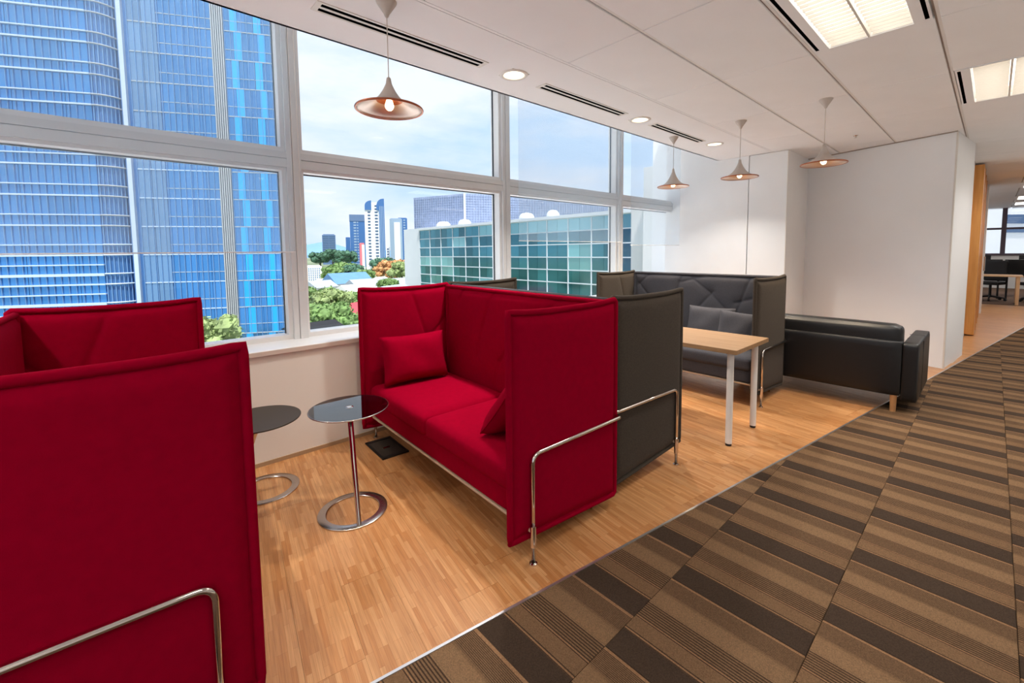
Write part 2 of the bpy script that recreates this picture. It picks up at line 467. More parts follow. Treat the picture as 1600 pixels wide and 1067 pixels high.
# aluminium edge strip between carpet and wood
pe = [E0 + ED * s for s in (-4.8, 16.0)]
struct(MB().prism([tuple(pe[0] - EN * 0.006), tuple(pe[1] - EN * 0.006), tuple(pe[1] + EN * 0.005), tuple(pe[0] + EN * 0.005)], -0.012, 0.005).build('trim_1', 'alu_strip'))

# ---- low wall under the windows, sill, skirting
struct(MB().box(-4.5, 6.8, YW, 3.95, -0.25, 0.765).build('wall_window', 'wall_low'))
sill = struct(MB().bbox(-4.5, 6.8, YW - 0.018, 3.95, 0.765, 0.802, 0.004).build('window_sill', 'sill_paint'))
MB().box(-4.5, 6.8, YW - 0.0195, YW - 0.0175, 0.767, 0.797).build('sill_edge', 'sill_edge', sill)
struct(MB().box(-4.5, 6.8, YW - 0.008, YW, 0.0, 0.028).build('baseboard_window', 'base_trim'))

# ---- windows: bays between mullions; each bay has two panes, a transom and frames
MX = [-3.29, -1.138, 1.012, 3.152, 5.312, 7.45]
ZT = 3.24
for n in range(5):
    xa, xb = MX[n], MX[n + 1]
    xb = min(xb, 6.84)
    w = bpy.data.objects.new('window_%d' % (n + 1), None); COL.objects.link(w); struct(w); w.location = (0, 0, 0)
    # mullion at the left of the bay: two-part front with a groove, pale return
    m = MB(); m.box(xa - 0.05, xa - 0.012, YF, 3.74, 0.80, ZT); m.box(xa - 0.008, xa + 0.05, YF - 0.004, 3.74, 0.80, ZT); m.box(xa - 0.013, xa - 0.007, YF + 0.012, 3.74, 0.80, ZT)
    m.build('mullion', 'frame_alu', w)
    L, Rr = xa + 0.05, xb - (0.05 if xb < 6.8 else 0.0)
    # transom with a groove
    t = MB(); t.box(L, Rr, YF + 0.005, 3.74, 2.108, 2.168); t.box(L, Rr, YF + 0.005, 3.74, 2.174, 2.222); t.box(L, Rr, YF + 0.018, 3.74, 2.166, 2.176)
    t.build('transom', 'frame_alu', w)
    # inner white sash frames
    for z0, z1 in ((0.802, 2.108), (2.222, ZT)):
        fr = MB()
        for (p, q, r_, s_) in ((L, L + 0.022, z0, z1), (Rr - 0.030, Rr, z0, z1), (L + 0.022, Rr - 0.030, z0, z0 + 0.035), (L + 0.022, Rr - 0.030, z1 - 0.022, z1)):
            fr.box(p, q, YF + 0.03, 3.735, r_, s_)
        sf = fr.build('sash_frame', 'sill_paint', w)
        gk = MB()
        for (p, q, r_, s_) in ((L + 0.022, L + 0.028, z0 + .035, z1 - .022), (Rr - 0.036, Rr - 0.030, z0 + .035, z1 - .022), (L + 0.028, Rr - 0.036, z1 - 0.030, z1 - 0.022)):
            gk.box(p, q, YG - 0.008, YG + 0.01, r_, s_)
        gk.build('gasket', 'frame_dark', sf)
        MB().add([(L + 0.02, YG, z0 + .03), (Rr - 0.028, YG, z0 + .03), (Rr - 0.028, YG, z1 - .02), (L + 0.02, YG, z1 - .02)], [(0, 1, 2, 3)]).build('pane', 'window_glass', w)
struct(MB().box(-4.5, 6.9, YCE, 3.765, 3.24, 3.40).build('wall_header', 'ceiling_board'))
struct(MB().box(-4.5, 6.9, YCE - 0.02, YCE, ZC, 3.40).build('wall_pocket', 'ceiling_board'))

# ---- end wall: two flush panels with a joint, column corner, recess, pillar
we = struct(MB().box(6.86, 8.0, 1.93, 3.95, -0.02, 3.4).build('wall_end', 'wall_paint'))
for ya, yb in ((2.424, 3.95), (1.93, 2.414)):
    MB().bbox(6.80, 6.86, ya, yb, 0.0, ZC - 0.006 if yb < 3 else 3.3, 0.002).build('wall_panel', 'wall_paint', we)
MB().box(6.85, 6.858, 2.414, 2.424, 0, ZC).build('joint', 'black_gap', we)
MB().box(6.796, 6.812, 1.922, 1.932, 0, ZC - 0.01).build('corner_bead', 'white_plastic', we)
struct(MB().prism([(7.76, 1.93), (7.27, 0.343), (8.37, 0.223), (8.45, 1.93)], -0.02, ZC).build('wall_pillar', 'wall_grey'))
cb = MB(); cb.prism([(7.262, 0.339), (7.28, 0.334), (7.28, 0.35), (7.268, 0.352)], 0, ZC - .005); struct(cb.build('trim_2', 'white_plastic'))
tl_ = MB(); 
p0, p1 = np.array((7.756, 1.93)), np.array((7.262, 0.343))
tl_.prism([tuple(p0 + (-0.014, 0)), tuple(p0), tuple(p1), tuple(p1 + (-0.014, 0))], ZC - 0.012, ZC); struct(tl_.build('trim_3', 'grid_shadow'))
struct(MB().box(8.37, 14.5, 0.27, 0.5, -0.02, ZC).build('wall_corridor', 'wall_paint'))
d1 = struct(MB().box(10.3, 13.9, 0.16, 0.27, 0.02, 2.77).build('door_1', 'door_wood'))
for k in range(3): MB().box(10.9 + k, 10.93 + k, 0.152, 0.16, 0.02, 2.77).build('door_seam', 'door_wood', d1)
MB().tube([(13.6, 0.12, 0.95), (13.6, 0.12, 1.25)], 0.012, 8).build('door_handle', 'steel', d1)
struct(MB().box(13.95, 14.5, 0.13, 0.27, -0.02, ZC).build('trim_4', 'wall_paint'))
# other walls of the office, out of view
struct(MB().box(-4.7, -4.5, -6.1, 3.95, -0.25, 0.75).build('wall_back', 'wall_paint'))
w7 = bpy.data.objects.new('window_7', None); COL.objects.link(w7); struct(w7)  # unseen window wall, added to let in more daylight
for y in np.linspace(-5.95, 3.8, 6): MB().box(-4.68, -4.54, y - 0.05, y + 0.05, 0.75, 3.4).build('mullion', 'frame_alu', w7)
for y in np.linspace(-5.95, 3.8, 6)[:-1]: MB().add([(-4.6, y + .05, .75), (-4.6, y + 1.9, .75), (-4.6, y + 1.9, 3.4), (-4.6, y + .05, 3.4)], [(0, 1, 2, 3)]).build('pane', 'window_glass', w7)
struct(MB().box(-4.7, 23.3, -6.1, -5.9, -0.25, 3.4).build('wall_office_side', 'wall_paint'))
struct(MB().box(14.5, 23.3, 3.3, 3.5, -0.25, 3.4).build('wall_far_side', 'wall_paint'))
struct(MB().box(14.3, 14.5, 0.5, 3.5, -0.25, 3.4).build('wall_far_return', 'wall_paint'))

# ---- ceiling: plasterboard strip by the window, tile grid over the rest
XL = [3.63 + 1.175 * k for k in range(-6, 12)]
YL = [2.115, 1.517, 0.905, 0.285, -0.335, -0.955, -1.575]
DL = [(2.30, 2.51), (4.05, 2.505), (5.70, 2.45)]
ceil = struct(MB().box(-4.5, 23.0, -5.9, YCE, 2.93, 3.05).build('ceiling', 'ceiling_board'))
cbm = MB(); xs = -4.5
for xd, yd in [(-2.95, 2.51), (-1.2, 2.51), (0.55, 2.51)] + DL:
    cbm.box(xs, xd - 0.085, 2.128, YCE, ZC, ZC + 0.02)
    cbm.box(xd - 0.085, xd + 0.085, 2.128, yd - 0.085, ZC, ZC + 0.02); cbm.box(xd - 0.085, xd + 0.085, yd + 0.085, YCE, ZC, ZC + 0.02); xs = xd + 0.085
cbm.box(xs, 6.8, 2.128, YCE, ZC, ZC + 0.02)
cbm.build('plasterboard', 'ceiling_board', ceil)
fixt = {(2, 2): 1}          # filled below: (column start x index, row) cells that hold light fittings
FIX = [(2.455, 0.285), (4.805, -0.335)]
# pale floor added out of view past the carpet to bounce light upward
struct(MB().box(-4.5, 11.5, -5.9, -1.05, -0.011, 0.003).build('floor_bounce', 'bounce_vinyl'))
FIX_OFF = [(0.105, -0.955), (-2.245, 0.285), (2.455, -2.8), (4.805, -1.575), (7.155, -1.0), (-2.245, -2.8), (9.505, -0.9), (11.855, -0.9), (14.205, -0.9), (18.0, -0.9), (20.4, -0.9), (7.155, -4.4)]  # unseen ceiling lights added to brighten the room
def has_fix(xa, ya):
    return any(abs(xa - fx) < 0.1 and abs(ya - fy) < 0.1 for fx, fy in FIX)
tmesh = {}
for xa in XL:
    for j in range(len(YL) - 1):
        yb, ya = YL[j], YL[j + 1]
        if has_fix(xa, ya): continue
        if xa > 8.6: continue
        y1 = yb - (0.003 if j else 0.0)
        key = round(yb - ya, 3)
        if not in_view([(xa + u * 1.175, ya + v * (yb - ya), ZC) for u in (0, .5, 1) for v in (0, .5, 1)], 40): continue
        if key not in tmesh:
            h = key; mm = MB().bbox(0.003, 1.172, 0.013, h - 0.013, 0, 0.025, 0.003).mesh('ceiling_tile'); mm.materials.append(MATS['ceiling_tile']); tmesh[key] = mm
        inst(tmesh[key], 'ceiling_tile', ceil, (xa, ya, ZC))
# runners in the wide joints
for y in YL:
    if y == YL[0]:
        MB().box(-4.5, 8.6, y - 0.0105, y + 0.0095, ZC + 0.001, ZC + 0.03).build('grid_runner', 'ceiling_board', ceil); continue
    g = MB(); g.box(-4.5, 23, y - 0.013, y + 0.002, ZC + 0.002, ZC + 0.03); g.build('grid_runner', 'grid_metal', ceil)
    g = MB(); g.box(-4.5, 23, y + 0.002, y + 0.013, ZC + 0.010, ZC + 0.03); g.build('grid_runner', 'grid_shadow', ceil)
# tiles too far to tell apart, and those out of view
tf = MB()
for xa in [XL[-1] + 1.175 * k for k in range(-20, 6)]:
    for j in range(-1, 8):
        ya = -5.9 + 0.62 * j
        if ya > -1.6: continue
        tf.box(max(xa, -4.5) + .003, xa + 1.172, max(ya, -5.9) + 0.01, ya + 0.61, ZC, ZC + 0.025) if xa > -5.4 and xa < 22 else None
for xa in XL + [XL[-1] + 1.175 * k for k in range(1, 6)]:
    if xa > 8.6:
        for j in range(len(YL) - 1): tf.box(xa + .003, xa + 1.172, YL[j + 1] + .019, YL[j] - .019, ZC, ZC + 0.025)
    elif xa < 1.2:
        for j in range(len(YL) - 1):
            ya, yb = YL[j + 1], YL[j]
            if not in_view([(xa + u * 1.175, ya + v * (yb - ya), ZC) for u in (0, .5, 1) for v in (0, .5, 1)], 40): tf.box(xa + .003, xa + 1.172, ya + .019, yb - .019, ZC, ZC + 0.025)
o = tf.build('ceiling_field', 'ceiling_tile', ceil); o['kind'] = 'stuff'

# ---- far office end: window wall, carpet, neighbouring building behind it
struct(MB().box(16.3, 23.2, -5.9, 3.3, -0.25, -0.001).build('floor_far', 'far_carpet'))
fw = struct(MB().box(23.0, 23.2, -5.9, 3.3, -0.25, 1.15).build('wall_far', 'wall_paint'))
w6 = bpy.data.objects.new('window_6', None); COL.objects.link(w6); struct(w6)
for y in (-5.6, -3.8, -2.0, -0.2, 1.6, 3.2): MB().box(22.96, 23.06, y - 0.06, y + 0.06, 1.15, ZC).build('mullion', 'mullion_purple', w6)
for z in (1.15, 2.05): MB().box(22.97, 23.05, -5.9, 3.3, z, z + 0.07).build('transom', 'mullion_purple', w6)
for y in (-5.6, -3.8, -2.0, -0.2, 1.6):
    for z0, z1 in ((1.22, 2.05), (2.12, ZC)): MB().add([(23.02, y + .06, z0), (23.02, y + 1.74, z0), (23.02, y + 1.74, z1), (23.02, y + .06, z1)], [(0, 1, 2, 3)]).build('pane', 'window_glass', w6)
# ================================================================ CEILING FITTINGS
# ---- troffer lights with louvre blades and air slots
blade = MB().box(-0.0015, 0.0015, 0, 0.188, 0, 0.017).mesh('louvre_blade'); blade.materials.append(MATS['white_plastic'])
def troffer(x0, y0, label, detail=True):
    t = thing('ceiling_troffer', label, 'ceiling light', (x0, y0, ZC), 0, 'ceiling troffers with louvres')
    W, L = 0.62, 1.175
    fr = MB()
    fr.box(0.004, L - 0.004, 0.019, 0.030, -0.004, 0.03); fr.box(0.004, L - 0.004, 0.050, 0.100, -0.004, 0.03)
    fr.box(0.004, L - 0.004, W - 0.100, W - 0.050, -0.004, 0.03); fr.box(0.004, L - 0.004, W - 0.030, W - 0.019, -0.004, 0.03)
    for xe in (0.004, L - 0.034): fr.box(xe, xe + 0.030, 0.030, 0.050, -0.004, 0.03); fr.box(xe, xe + 0.030, W - 0.050, W - 0.030, -0.004, 0.03)
    fr.box(0.004, 0.016, 0.1, W - 0.1, -0.004, 0.03); fr.box(L - 0.016, L - 0.004, 0.1, W - 0.1, -0.004, 0.03)
    fr.build('frame', 'ceiling_board', t)
    for ya in (0.030, W - 0.050): MB().box(0.03, L - 0.03, ya, ya + 0.020, -0.0025, 0.034).build('air_slot', 'black_gap', t)
    ho = MB(); ho.box(0.012, L - 0.012, 0.098, 0.102, 0.03, 0.10); ho.box(0.012, L - 0.012, W - 0.102, W - 0.098, 0.03, 0.10); ho.box(0.012, 0.016, 0.1, W - 0.1, 0.03, 0.10); ho.box(L - 0.016, L - 0.012, 0.1, W - 0.1, 0.03, 0.10)
    ho.build('housing', 'white_plastic', t)
    MB().box(0.016, L - 0.016, W / 2 - 0.006, W / 2 + 0.006, -0.003, 0.05).build('centre_bar', 'white_plastic', t)
    MB().box(0.016, L - 0.016, 0.102, W - 0.102, 0.088, 0.092).build('lamp_panel', 'light_panel', t)
    beam('troffer_light', t, (L / 2, W / 2, -0.006), TROFFER_W, (1.0, 0.97, 0.93), 'RECTANGLE', 1.1, 0.4, 122)
    n = 22
    for k in range(n):
        xk = 0.03 + (L - 0.06) * k / (n - 1)
        for yb in (0.104, W / 2 + 0.014 - 0.004):
            inst(blade, 'louvre_blade', t, (xk, yb, -0.001))
    return t
troffer(*FIX[0], 'louvred troffer with black air slots between the pendants and the corridor carpet')
troffer(*FIX[1], 'louvred troffer further along the corridor ceiling, over the carpet beside the pillar')
for k, (x, y) in enumerate(FIX_OFF):
    t = thing('added_troffer', 'unseen flush troffer added to brighten the room, away from the windows', 'ceiling light', (x, y, ZC - 0.004), 0, 'added unseen troffers')
    MB().box(0.01, 1.165, 0.02, 0.6, 0.0, 0.012).build('frame', 'ceiling_board', t)
    MB().box(0.03, 1.145, 0.10, 0.52, -0.003, 0.0).build('lamp_panel', 'added_panel', t)
    beam('troffer_light', t, (0.5875, 0.31, -0.006), TROFFER_W, (1.0, 0.97, 0.93), 'RECTANGLE', 1.1, 0.4, 122)
# ---- linear slot diffusers in the plasterboard
for k, (xa, xb, lab) in enumerate(((0.85, 2.02, 'white linear slot diffuser in the ceiling behind the large single pendant'), (2.60, 3.78, 'white linear slot diffuser between the round downlights, over the window of the teal office block'), (4.29, 5.46, 'white linear slot diffuser near the end wall, beside the small window pendant'))):
    t = thing('slot_diffuser', lab, 'air vent', (xa, 2.465 if xa < 4 else 2.448, ZC), 0, 'linear slot diffusers')
    L, W = xb - xa, 0.11
    MB().box(0.012, L - 0.012, 0.012, W - 0.012, -0.0022, -0.001).build('slot_shadow', 'black_gap', t)
    fr = MB(); fr.box(0, L, 0, 0.016, -0.004, 0); fr.box(0, L, W - 0.014, W, -0.004, 0); fr.box(0, 0.03, 0.016, W - 0.014, -0.004, 0); fr.box(L - 0.03, L, 0.016, W - 0.014, -0.004, 0)
    fr.build('frame', 'white_plastic', t)
    MB().box(0.03, L - 0.03, 0.046, 0.065, -0.004, -0.002).build('vane', 'white_plastic', t)
# ---- recessed downlights; the last three are unseen, added along the row for brightness
for (xd, yd), lab in zip(DL + [(0.55, 2.51), (-1.2, 2.51), (-2.95, 2.51)], ('round recessed downlight glowing warm beside the big single pendant window bay', 'round recessed downlight between two slot diffusers over the dark sofas', 'round recessed downlight nearest the white end wall', 'unseen added downlight over the pair of side tables', 'unseen added downlight over the first crimson sofa', 'unseen added downlight at the start of the window bays')):
    t = thing('downlight', lab, 'downlight', (xd, yd, ZC), 0, 'recessed downlights')
    MB().lathe([(0.078, 0.0), (0.078, -0.004), (0.084, -0.008), (0.104, -0.006), (0.108, 0.0)], 40).build('trim_ring', 'white_plastic', t, smooth=True)
    MB().lathe([(0.078, -0.004), (0.066, 0.05), (0.060, 0.09)], 40).build('reflector', 'white_plastic', t, smooth=True)
    beam('downlight_beam', t, (0, 0, -0.010), DOWN_W * (0.12 if xd == 0.55 else 1.0), (1.0, 0.96, 0.90), 'DISK', 0.13, None, 105)
    MB().lathe([(0.0005, 0.070), (0.062, 0.070), (0.062, 0.074), (0.0005, 0.074)], 32).build('lamp', 'down_lamp', t)
# ---- trumpet pendants
def pendant(x, y, zneck, zrim, label):
    t = thing('pendant_lamp', label, 'pendant lamp', (x, y, 0), 0, 'trumpet pendants')
    MB().lathe([(0.004, ZC - 0.082), (0.009, ZC - 0.078), (0.016, ZC - 0.062), (0.034, ZC - 0.035), (0.052, ZC - 0.008), (0.055, ZC - 0.0005)], 28, cap0=True).build('canopy', 'shade_paint', t, smooth=True)
    MB().tube([(0, 0, zneck), (0, 0, ZC - 0.075)], 0.0026, 6).build('cord', 'shade_paint', t)
    h = zneck - zrim; R_ = 0.178
    out = [(0.006, zneck), (0.011, zneck - 0.004), (0.014, zneck - 0.02)]
    zo = lambda r: zrim + (h - 0.02) * (math.exp(-(r - 0.014) / 0.058) - math.exp(-(R_ - 0.014) / 0.058))
    for k in range(1, 21):
        r = 0.014 + (R_ - 0.014) * (k / 20) ** 1.5; out.append((r, zo(r)))
    out += [(R_ + 0.001, zrim - 0.005), (R_ - 0.001, zrim - 0.009), (R_ - 0.010, zrim - 0.008)]
    sh = MB().lathe(out, 48, cap0=True).build('shade', 'shade_paint', t, smooth=True)
    inn = [(R_ - 0.010, zrim - 0.008), (R_ - 0.012, zrim - 0.004), (0.15, zo(0.15) - 0.006), (0.12, zo(0.12) - 0.006), (0.09, zo(0.09) - 0.006), (0.07, zo(0.07) - 0.006)]
    MB().tube([((R_ - 0.002) * math.cos(2 * PI * k / 64), (R_ - 0.002) * math.sin(2 * PI * k / 64), zrim - 0.005) for k in range(64)], 0.0062, 8, closed=True).build('rim_ring', 'copper', sh, smooth=True)
    MB().lathe(inn, 48).build('inner_dish', 'dish_inner', sh, smooth=True)
    MB().lathe([(0.07, zo(0.07) - 0.006), (0.055, zo(0.055) - 0.006), (0.04, zo(0.04) - 0.006), (0.028, zo(0.028) - 0.008), (0.0005, zo(0.028) - 0.006)], 32).build('lamp_cup', 'copper', sh, smooth=True)
    bz = zrim + 0.014
    beam('pendant_beam', t, (0, 0, bz - 0.034), PENDANT_W * (0.55 if x < 2 else 1.0), (1.0, 0.82, 0.60), 'DISK', 0.05, None, 130)
    MB().lathe([(0.0005, bz - 0.025), (0.012, bz - 0.022), (0.020, bz - 0.013), (0.024, bz), (0.020, bz + 0.014), (0.013, bz + 0.034), (0.012, bz + 0.045)], 20).build('bulb', 'bulb_glow', t, smooth=True)
    return t
pendant(1.133, 2.242, 2.408, 2.243, 'trumpet pendant lamp hanging alone before the clear pane above the side tables')
pendant(4.975, 2.618, 2.430, 2.222, 'trumpet pendant lamp hanging next to the window and blind, by the slot diffuser')
pendant(4.910, 1.840, 2.405, 2.222, 'trumpet pendant lamp hanging in the middle of the row of three over the sofa back')
pendant(4.800, 1.077, 2.405, 2.232, 'trumpet pendant lamp hanging over the black leather sofa, farthest from the window')
# ---- sprinkler
t = thing('sprinkler', 'small chrome sprinkler head on a ceiling tile before the pillar', 'sprinkler', (6.60, 1.17, ZC))
MB().lathe([(0.024, 0), (0.022, -0.006), (0.008, -0.008), (0.007, -0.022)], 16).build('rose', 'chrome', t, smooth=True)
MB().lathe([(0.0005, -0.026), (0.016, -0.026), (0.016, -0.028), (0.0005, -0.028)], 16).build('deflector', 'chrome', t)

# ================================================================ BLINDS (translucent roller screens inside the frames)
def blind(xa, xb, zb, label, cordx=None):
    t = thing('roller_blind', label, 'roller blind', ((xa + xb) / 2, 3.44, zb), 0)
    W = xb - xa
    MB().add([(-W / 2, 0, 0), (W / 2, 0, 0), (W / 2, 0, 3.20 - zb), (-W / 2, 0, 3.20 - zb)], [(0, 1, 2, 3)]).build('screen', 'blind_mesh', t)
    MB().bbox(-W / 2, W / 2, -0.004, 0.004, -0.005, 0.003, 0.001).build('bottom_bar', 'sill_paint', t)
    MB().tube([(-W / 2 - 0.02, 0.0, 3.222 - zb), (W / 2 + 0.02, 0.0, 3.222 - zb)], 0.02, 12).build('roller', 'white_plastic', t)
    if cordx is not None:
        path = [(cordx - xa - W / 2, -0.01, 3.2 - zb), (cordx - xa - W / 2, -0.012, -0.02)] + [(cordx - xa - W / 2 + 0.02 - 0.02 * math.cos(a), -0.012, -0.26 - 0.03 * math.sin(a)) for a in np.linspace(0, PI, 8)] + [(cordx - xa - W / 2 + 0.04, -0.012, 3.2 - zb)]
        MB().tube(path, 0.0022, 6).build('pull_cord', 'white_plastic', t)
    return t
blind(-1.06, 0.955, 1.474, 'sheer roller blind half drawn before the blue glass tower', 0.965)
blind(3.205, 5.13, 1.575, 'sheer roller blind half drawn before the teal office block window')
blind(5.35, 6.775, 1.535, 'sheer roller blind in the last window bay against the white end wall')

# ================================================================ SOFAS
def seg_d(px, pz, s):
    (x0, z0), (x1, z1) = s; dx, dz = x1 - x0, z1 - z0
    t = np.clip(((px - x0) * dx + (pz - z0) * dz) / (dx * dx + dz * dz + 1e-9), 0, 1)
    return np.hypot(px - x0 - t * dx, pz - z0 - t * dz)
def panel(w, h, t, sA=(), sB=(), ear=0.0, drop=0.0, step=0.013):
    """upholstered panel in local u (0..w), v (0..h); returns a mesh in (u, n, v), front face n<0 carries sA"""
    nu, nv = int(w / step), int(h / step)
    U, V = np.meshgrid(np.linspace(0, w, nu + 1), np.linspace(0, h, nv + 1), indexing='ij')
    d = np.minimum(np.minimum(U, w - U), np.minimum(V, h - V))
    prof = 0.12 + 0.88 * (1 - np.exp(-np.maximum(d - 0.020, 0) / 0.016))
    prof = prof * (1 + 0.10 * np.sin(PI * U / w) * np.sin(PI * V / h))
    top = ear * (np.abs(2 * U / w - 1) ** 3) * (V / h) + drop * (U / w) * (1 - V / h)
    m = MB(); N = (nu + 1) * (nv + 1)
    for sg, ss in ((-1, sA), (1, sB)):
        hh = t / 2 * prof
        for s in ss:
            ds = seg_d(U, V, s); hh = hh - 0.010 * np.exp(-(ds / 0.009) ** 2) - 0.006 * np.exp(-(ds / 0.05) ** 2)
        m.v += list(zip(U.ravel().tolist(), (sg * hh).ravel().tolist(), (V + top).ravel().tolist()))
    I = lambda i, j: i * (nv + 1) + j
    for k in (0, N):
        for i in range(nu):
            for j in range(nv):
                q = (I(i, j) + k, I(i + 1, j) + k, I(i + 1, j + 1) + k, I(i, j + 1) + k); m.f.append(q if k == 0 else q[::-1])
    ring = [I(i, 0) for i in range(nu)] + [I(nu, j) for j in range(nv)] + [I(i, nv) for i in range(nu, 0, -1)] + [I(0, j) for j in range(nv, 0, -1)]
    for a, b_ in zip(ring, ring[1:] + ring[:1]): m.f.append((b_, a, a + N, b_ + N))
    rim = [(U.flat[i], 0, V.flat[i] + top.flat[i]) for i in ring[::2]]
    return m, rim
SD, SW, SH, ST = 0.77, 1.81, 1.175, 0.056      # depth, width, height, panel thickness
def highback(label, corner, rz, near_is_plus, fab, fab_in, group, back_seams=(), wing_seams=((), ()), z0=0.125):
    lx, ly = SD / 2, (SW / 2 if near_is_plus else -SW / 2)
    c, s = math.cos(rz), math.sin(rz)
    loc = (corner[0] - (c * lx - s * ly), corner[1] - (s * lx + c * ly), 0)
    t = thing('highback_sofa', label, 'sofa', loc, rz, group)
    # wings: u runs front -> back
    for k, sy in enumerate((-1, 1)):
        inner = wing_seams[k]
        m, rim = panel(SD, SH - z0, ST, inner if sy > 0 else (), inner if sy < 0 else (), ear=0.016, drop=-0.05)
        mm = MB(); mm.v = [(SD / 2 - u, sy * (SW / 2 - ST / 2) + n, z0 + v) for u, n, v in m.v]; mm.f = m.f
        wp = mm.build('wing_panel', fab, t, smooth=True)
        rr = [(SD / 2 - u, sy * (SW / 2 - ST / 2) + n, z0 + v) for u, n, v in rim]
        MB().tube(rr, 0.0158, 10, closed=True).build('piping', fab, wp, smooth=True)
    # back: u runs along +y
    wb = SW - 2 * ST - 0.006
    m, rim = panel(wb, SH - z0 - 0.004, ST, (), back_seams)
    mm = MB(); mm.v = [(-SD / 2 + ST / 2 + n, u - wb / 2, z0 + v) for u, n, v in m.v]; mm.f = m.f
    bp = mm.build('back_panel', fab_in, t, smooth=True)
    MB().tube([(-SD / 2 + ST / 2, u - wb / 2, z0 + v) for u, n, v in rim], 0.0155, 10, closed=True).build('piping', fab_in, bp, smooth=True)
    # seat
    fx = SD / 2 - 0.055; bx = -SD / 2 + ST + 0.004; iw = SW - 2 * ST - 0.008
    base = weld(rbox(fx - bx, iw, 0.135, 0.02, 8).build('seat_base', fab_in, t, smooth=True)); base.location = ((fx + bx) / 2, 0, 0.275)
    tr_ = MB().bbox(bx + 0.02, fx + 0.002, -iw / 2, iw / 2, 0.194, 0.2075, 0.003).build('base_plate', 'trim_wood', t)
    for sy in (-1, 1):
        cw = iw / 2 - 0.002
        cu = weld(rbox(SD - ST - 0.040, cw, 0.135, 0.042, 14, (0.0, 0.0, 0.016)).build('seat_cushion', fab_in, t, smooth=True)); cu.location = (bx + (SD - ST - 0.040) / 2, sy * (cw / 2 + 0.001), 0.385)
    # tubular leg frames
    for sy in (-1, 1):
        yo = sy * (SW / 2 + 0.013); xf = SD / 2 - 0.105
        fr = MB().tube(fillet([(xf, yo, 0.004), (xf, yo, 0.527), (0, yo, 0.530)], 0.05, 8)[:-1] + fillet([(0, yo, 0.530), (-SD / 2 + 0.002, yo, 0.533), (-SD / 2 + 0.002, yo - sy * 0.03, 0.533)], 0.018), 0.0105, 12).build('leg_frame', 'chrome', t, smooth=True)
        MB().tube([(xf, yo, 0.085), (xf, yo, 0.185)], 0.0145, 12).build('sleeve', 'chrome', fr, autosmooth=40)
        MB().lathe([(0.0005, 0.0), (0.019, 0.0), (0.019, 0.006), (0.011, 0.010)], 16, (xf, yo, 0)).build('foot', 'chrome', fr, autosmooth=40)
        MB().box(xf - 0.012, xf + 0.012, min(yo, yo - sy * 0.10), max(yo, yo - sy * 0.10), 0.155, 0.170).build('bracket', 'trim_wood', fr)
        rl = MB().tube([(-SD / 2 + 0.12, sy * (SW / 2 - 0.10), 0.0), (-SD / 2 + 0.12, sy * (SW / 2 - 0.10), 0.20)], 0.011, 10).build('rear_leg', 'chrome', t, smooth=True)
    return t
def world_to_back(root_loc, rz, wb, z0, p):
    """world point on the back panel -> (u, v)"""
    dx, dy = p[0] - root_loc[0], p[1] - root_loc[1]
    ly = -math.sin(rz) * dx + math.cos(rz) * dy
    return (ly + wb / 2, p[2] - z0)
wbk = SW - 2 * ST - 0.006
def seams(pix, xplane, corner, rz):
    lx, ly = SD / 2, SW / 2
    c, s = math.cos(rz), math.sin(rz); loc = (corner[0] - (c * lx - s * ly), corner[1] - (s * lx + c * ly))
    out = []
    for a, b_, d, e in pix:
        p, q = on_x(a, b_, xplane), on_x(d, e, xplane)
        out.append((world_to_back(loc, rz, wbk, 0.125, p), world_to_back(loc, rz, wbk, 0.125, q)))
    return out
rzR = PI - math.radians(2.1); rzB = PI - math.radians(1.0)
sR = seams([(759, 457, 742, 515), (742, 515, 736, 560), (796, 530, 770, 568), (770, 568, 762, 610), (710, 452, 706, 470), (868, 470, 800, 520)], 1.95, (1.25, 1.392), rzR)
sB = seams([(1063, 430, 1055, 450), (1055, 450, 1048, 470), (1059, 441, 1092, 433), (1076, 432, 1106, 456), (1106, 456, 1140, 492), (1112, 456, 1086, 484), (1171, 434, 1147, 494), (1147, 474, 1174, 467), (1010, 430, 994, 445), (995, 442, 1010, 460)], 4.92, (4.215, 1.392), rzB)
wseam = [((0.10, 0.15), (0.55, 0.62)), ((0.55, 0.62), (0.42, 1.0)), ((0.55, 0.62), (0.74, 0.80))]
nearS = highback('crimson high-backed sofa facing the other crimson sofa across the round side tables', (0.25, 1.442), -math.radians(2.8), False, 'red_fabric', 'red_fabric', 'high-backed alcove sofas', [((0.3, 0.3), (0.9, 1.0))], (wseam, wseam))
redS = highback('crimson high-backed sofa holding two crimson cushions, its back against a charcoal sofa', (1.25, 1.392), rzR, True, 'red_fabric', 'red_fabric', 'high-backed alcove sofas', sR, (wseam, wseam))
gA = highback('charcoal high-backed sofa standing back to back with the crimson sofa', (2.835, 1.392), -math.radians(2.1), False, 'grey_fabric', 'grey_fabric_inner', 'high-backed alcove sofas', (), (wseam, wseam))
gB = highback('charcoal high-backed sofa behind the wooden table, quilted back, two grey cushions', (4.215, 1.392), rzB, True, 'grey_fabric', 'grey_fabric_inner', 'high-backed alcove sofas', sB, (wseam, wseam))

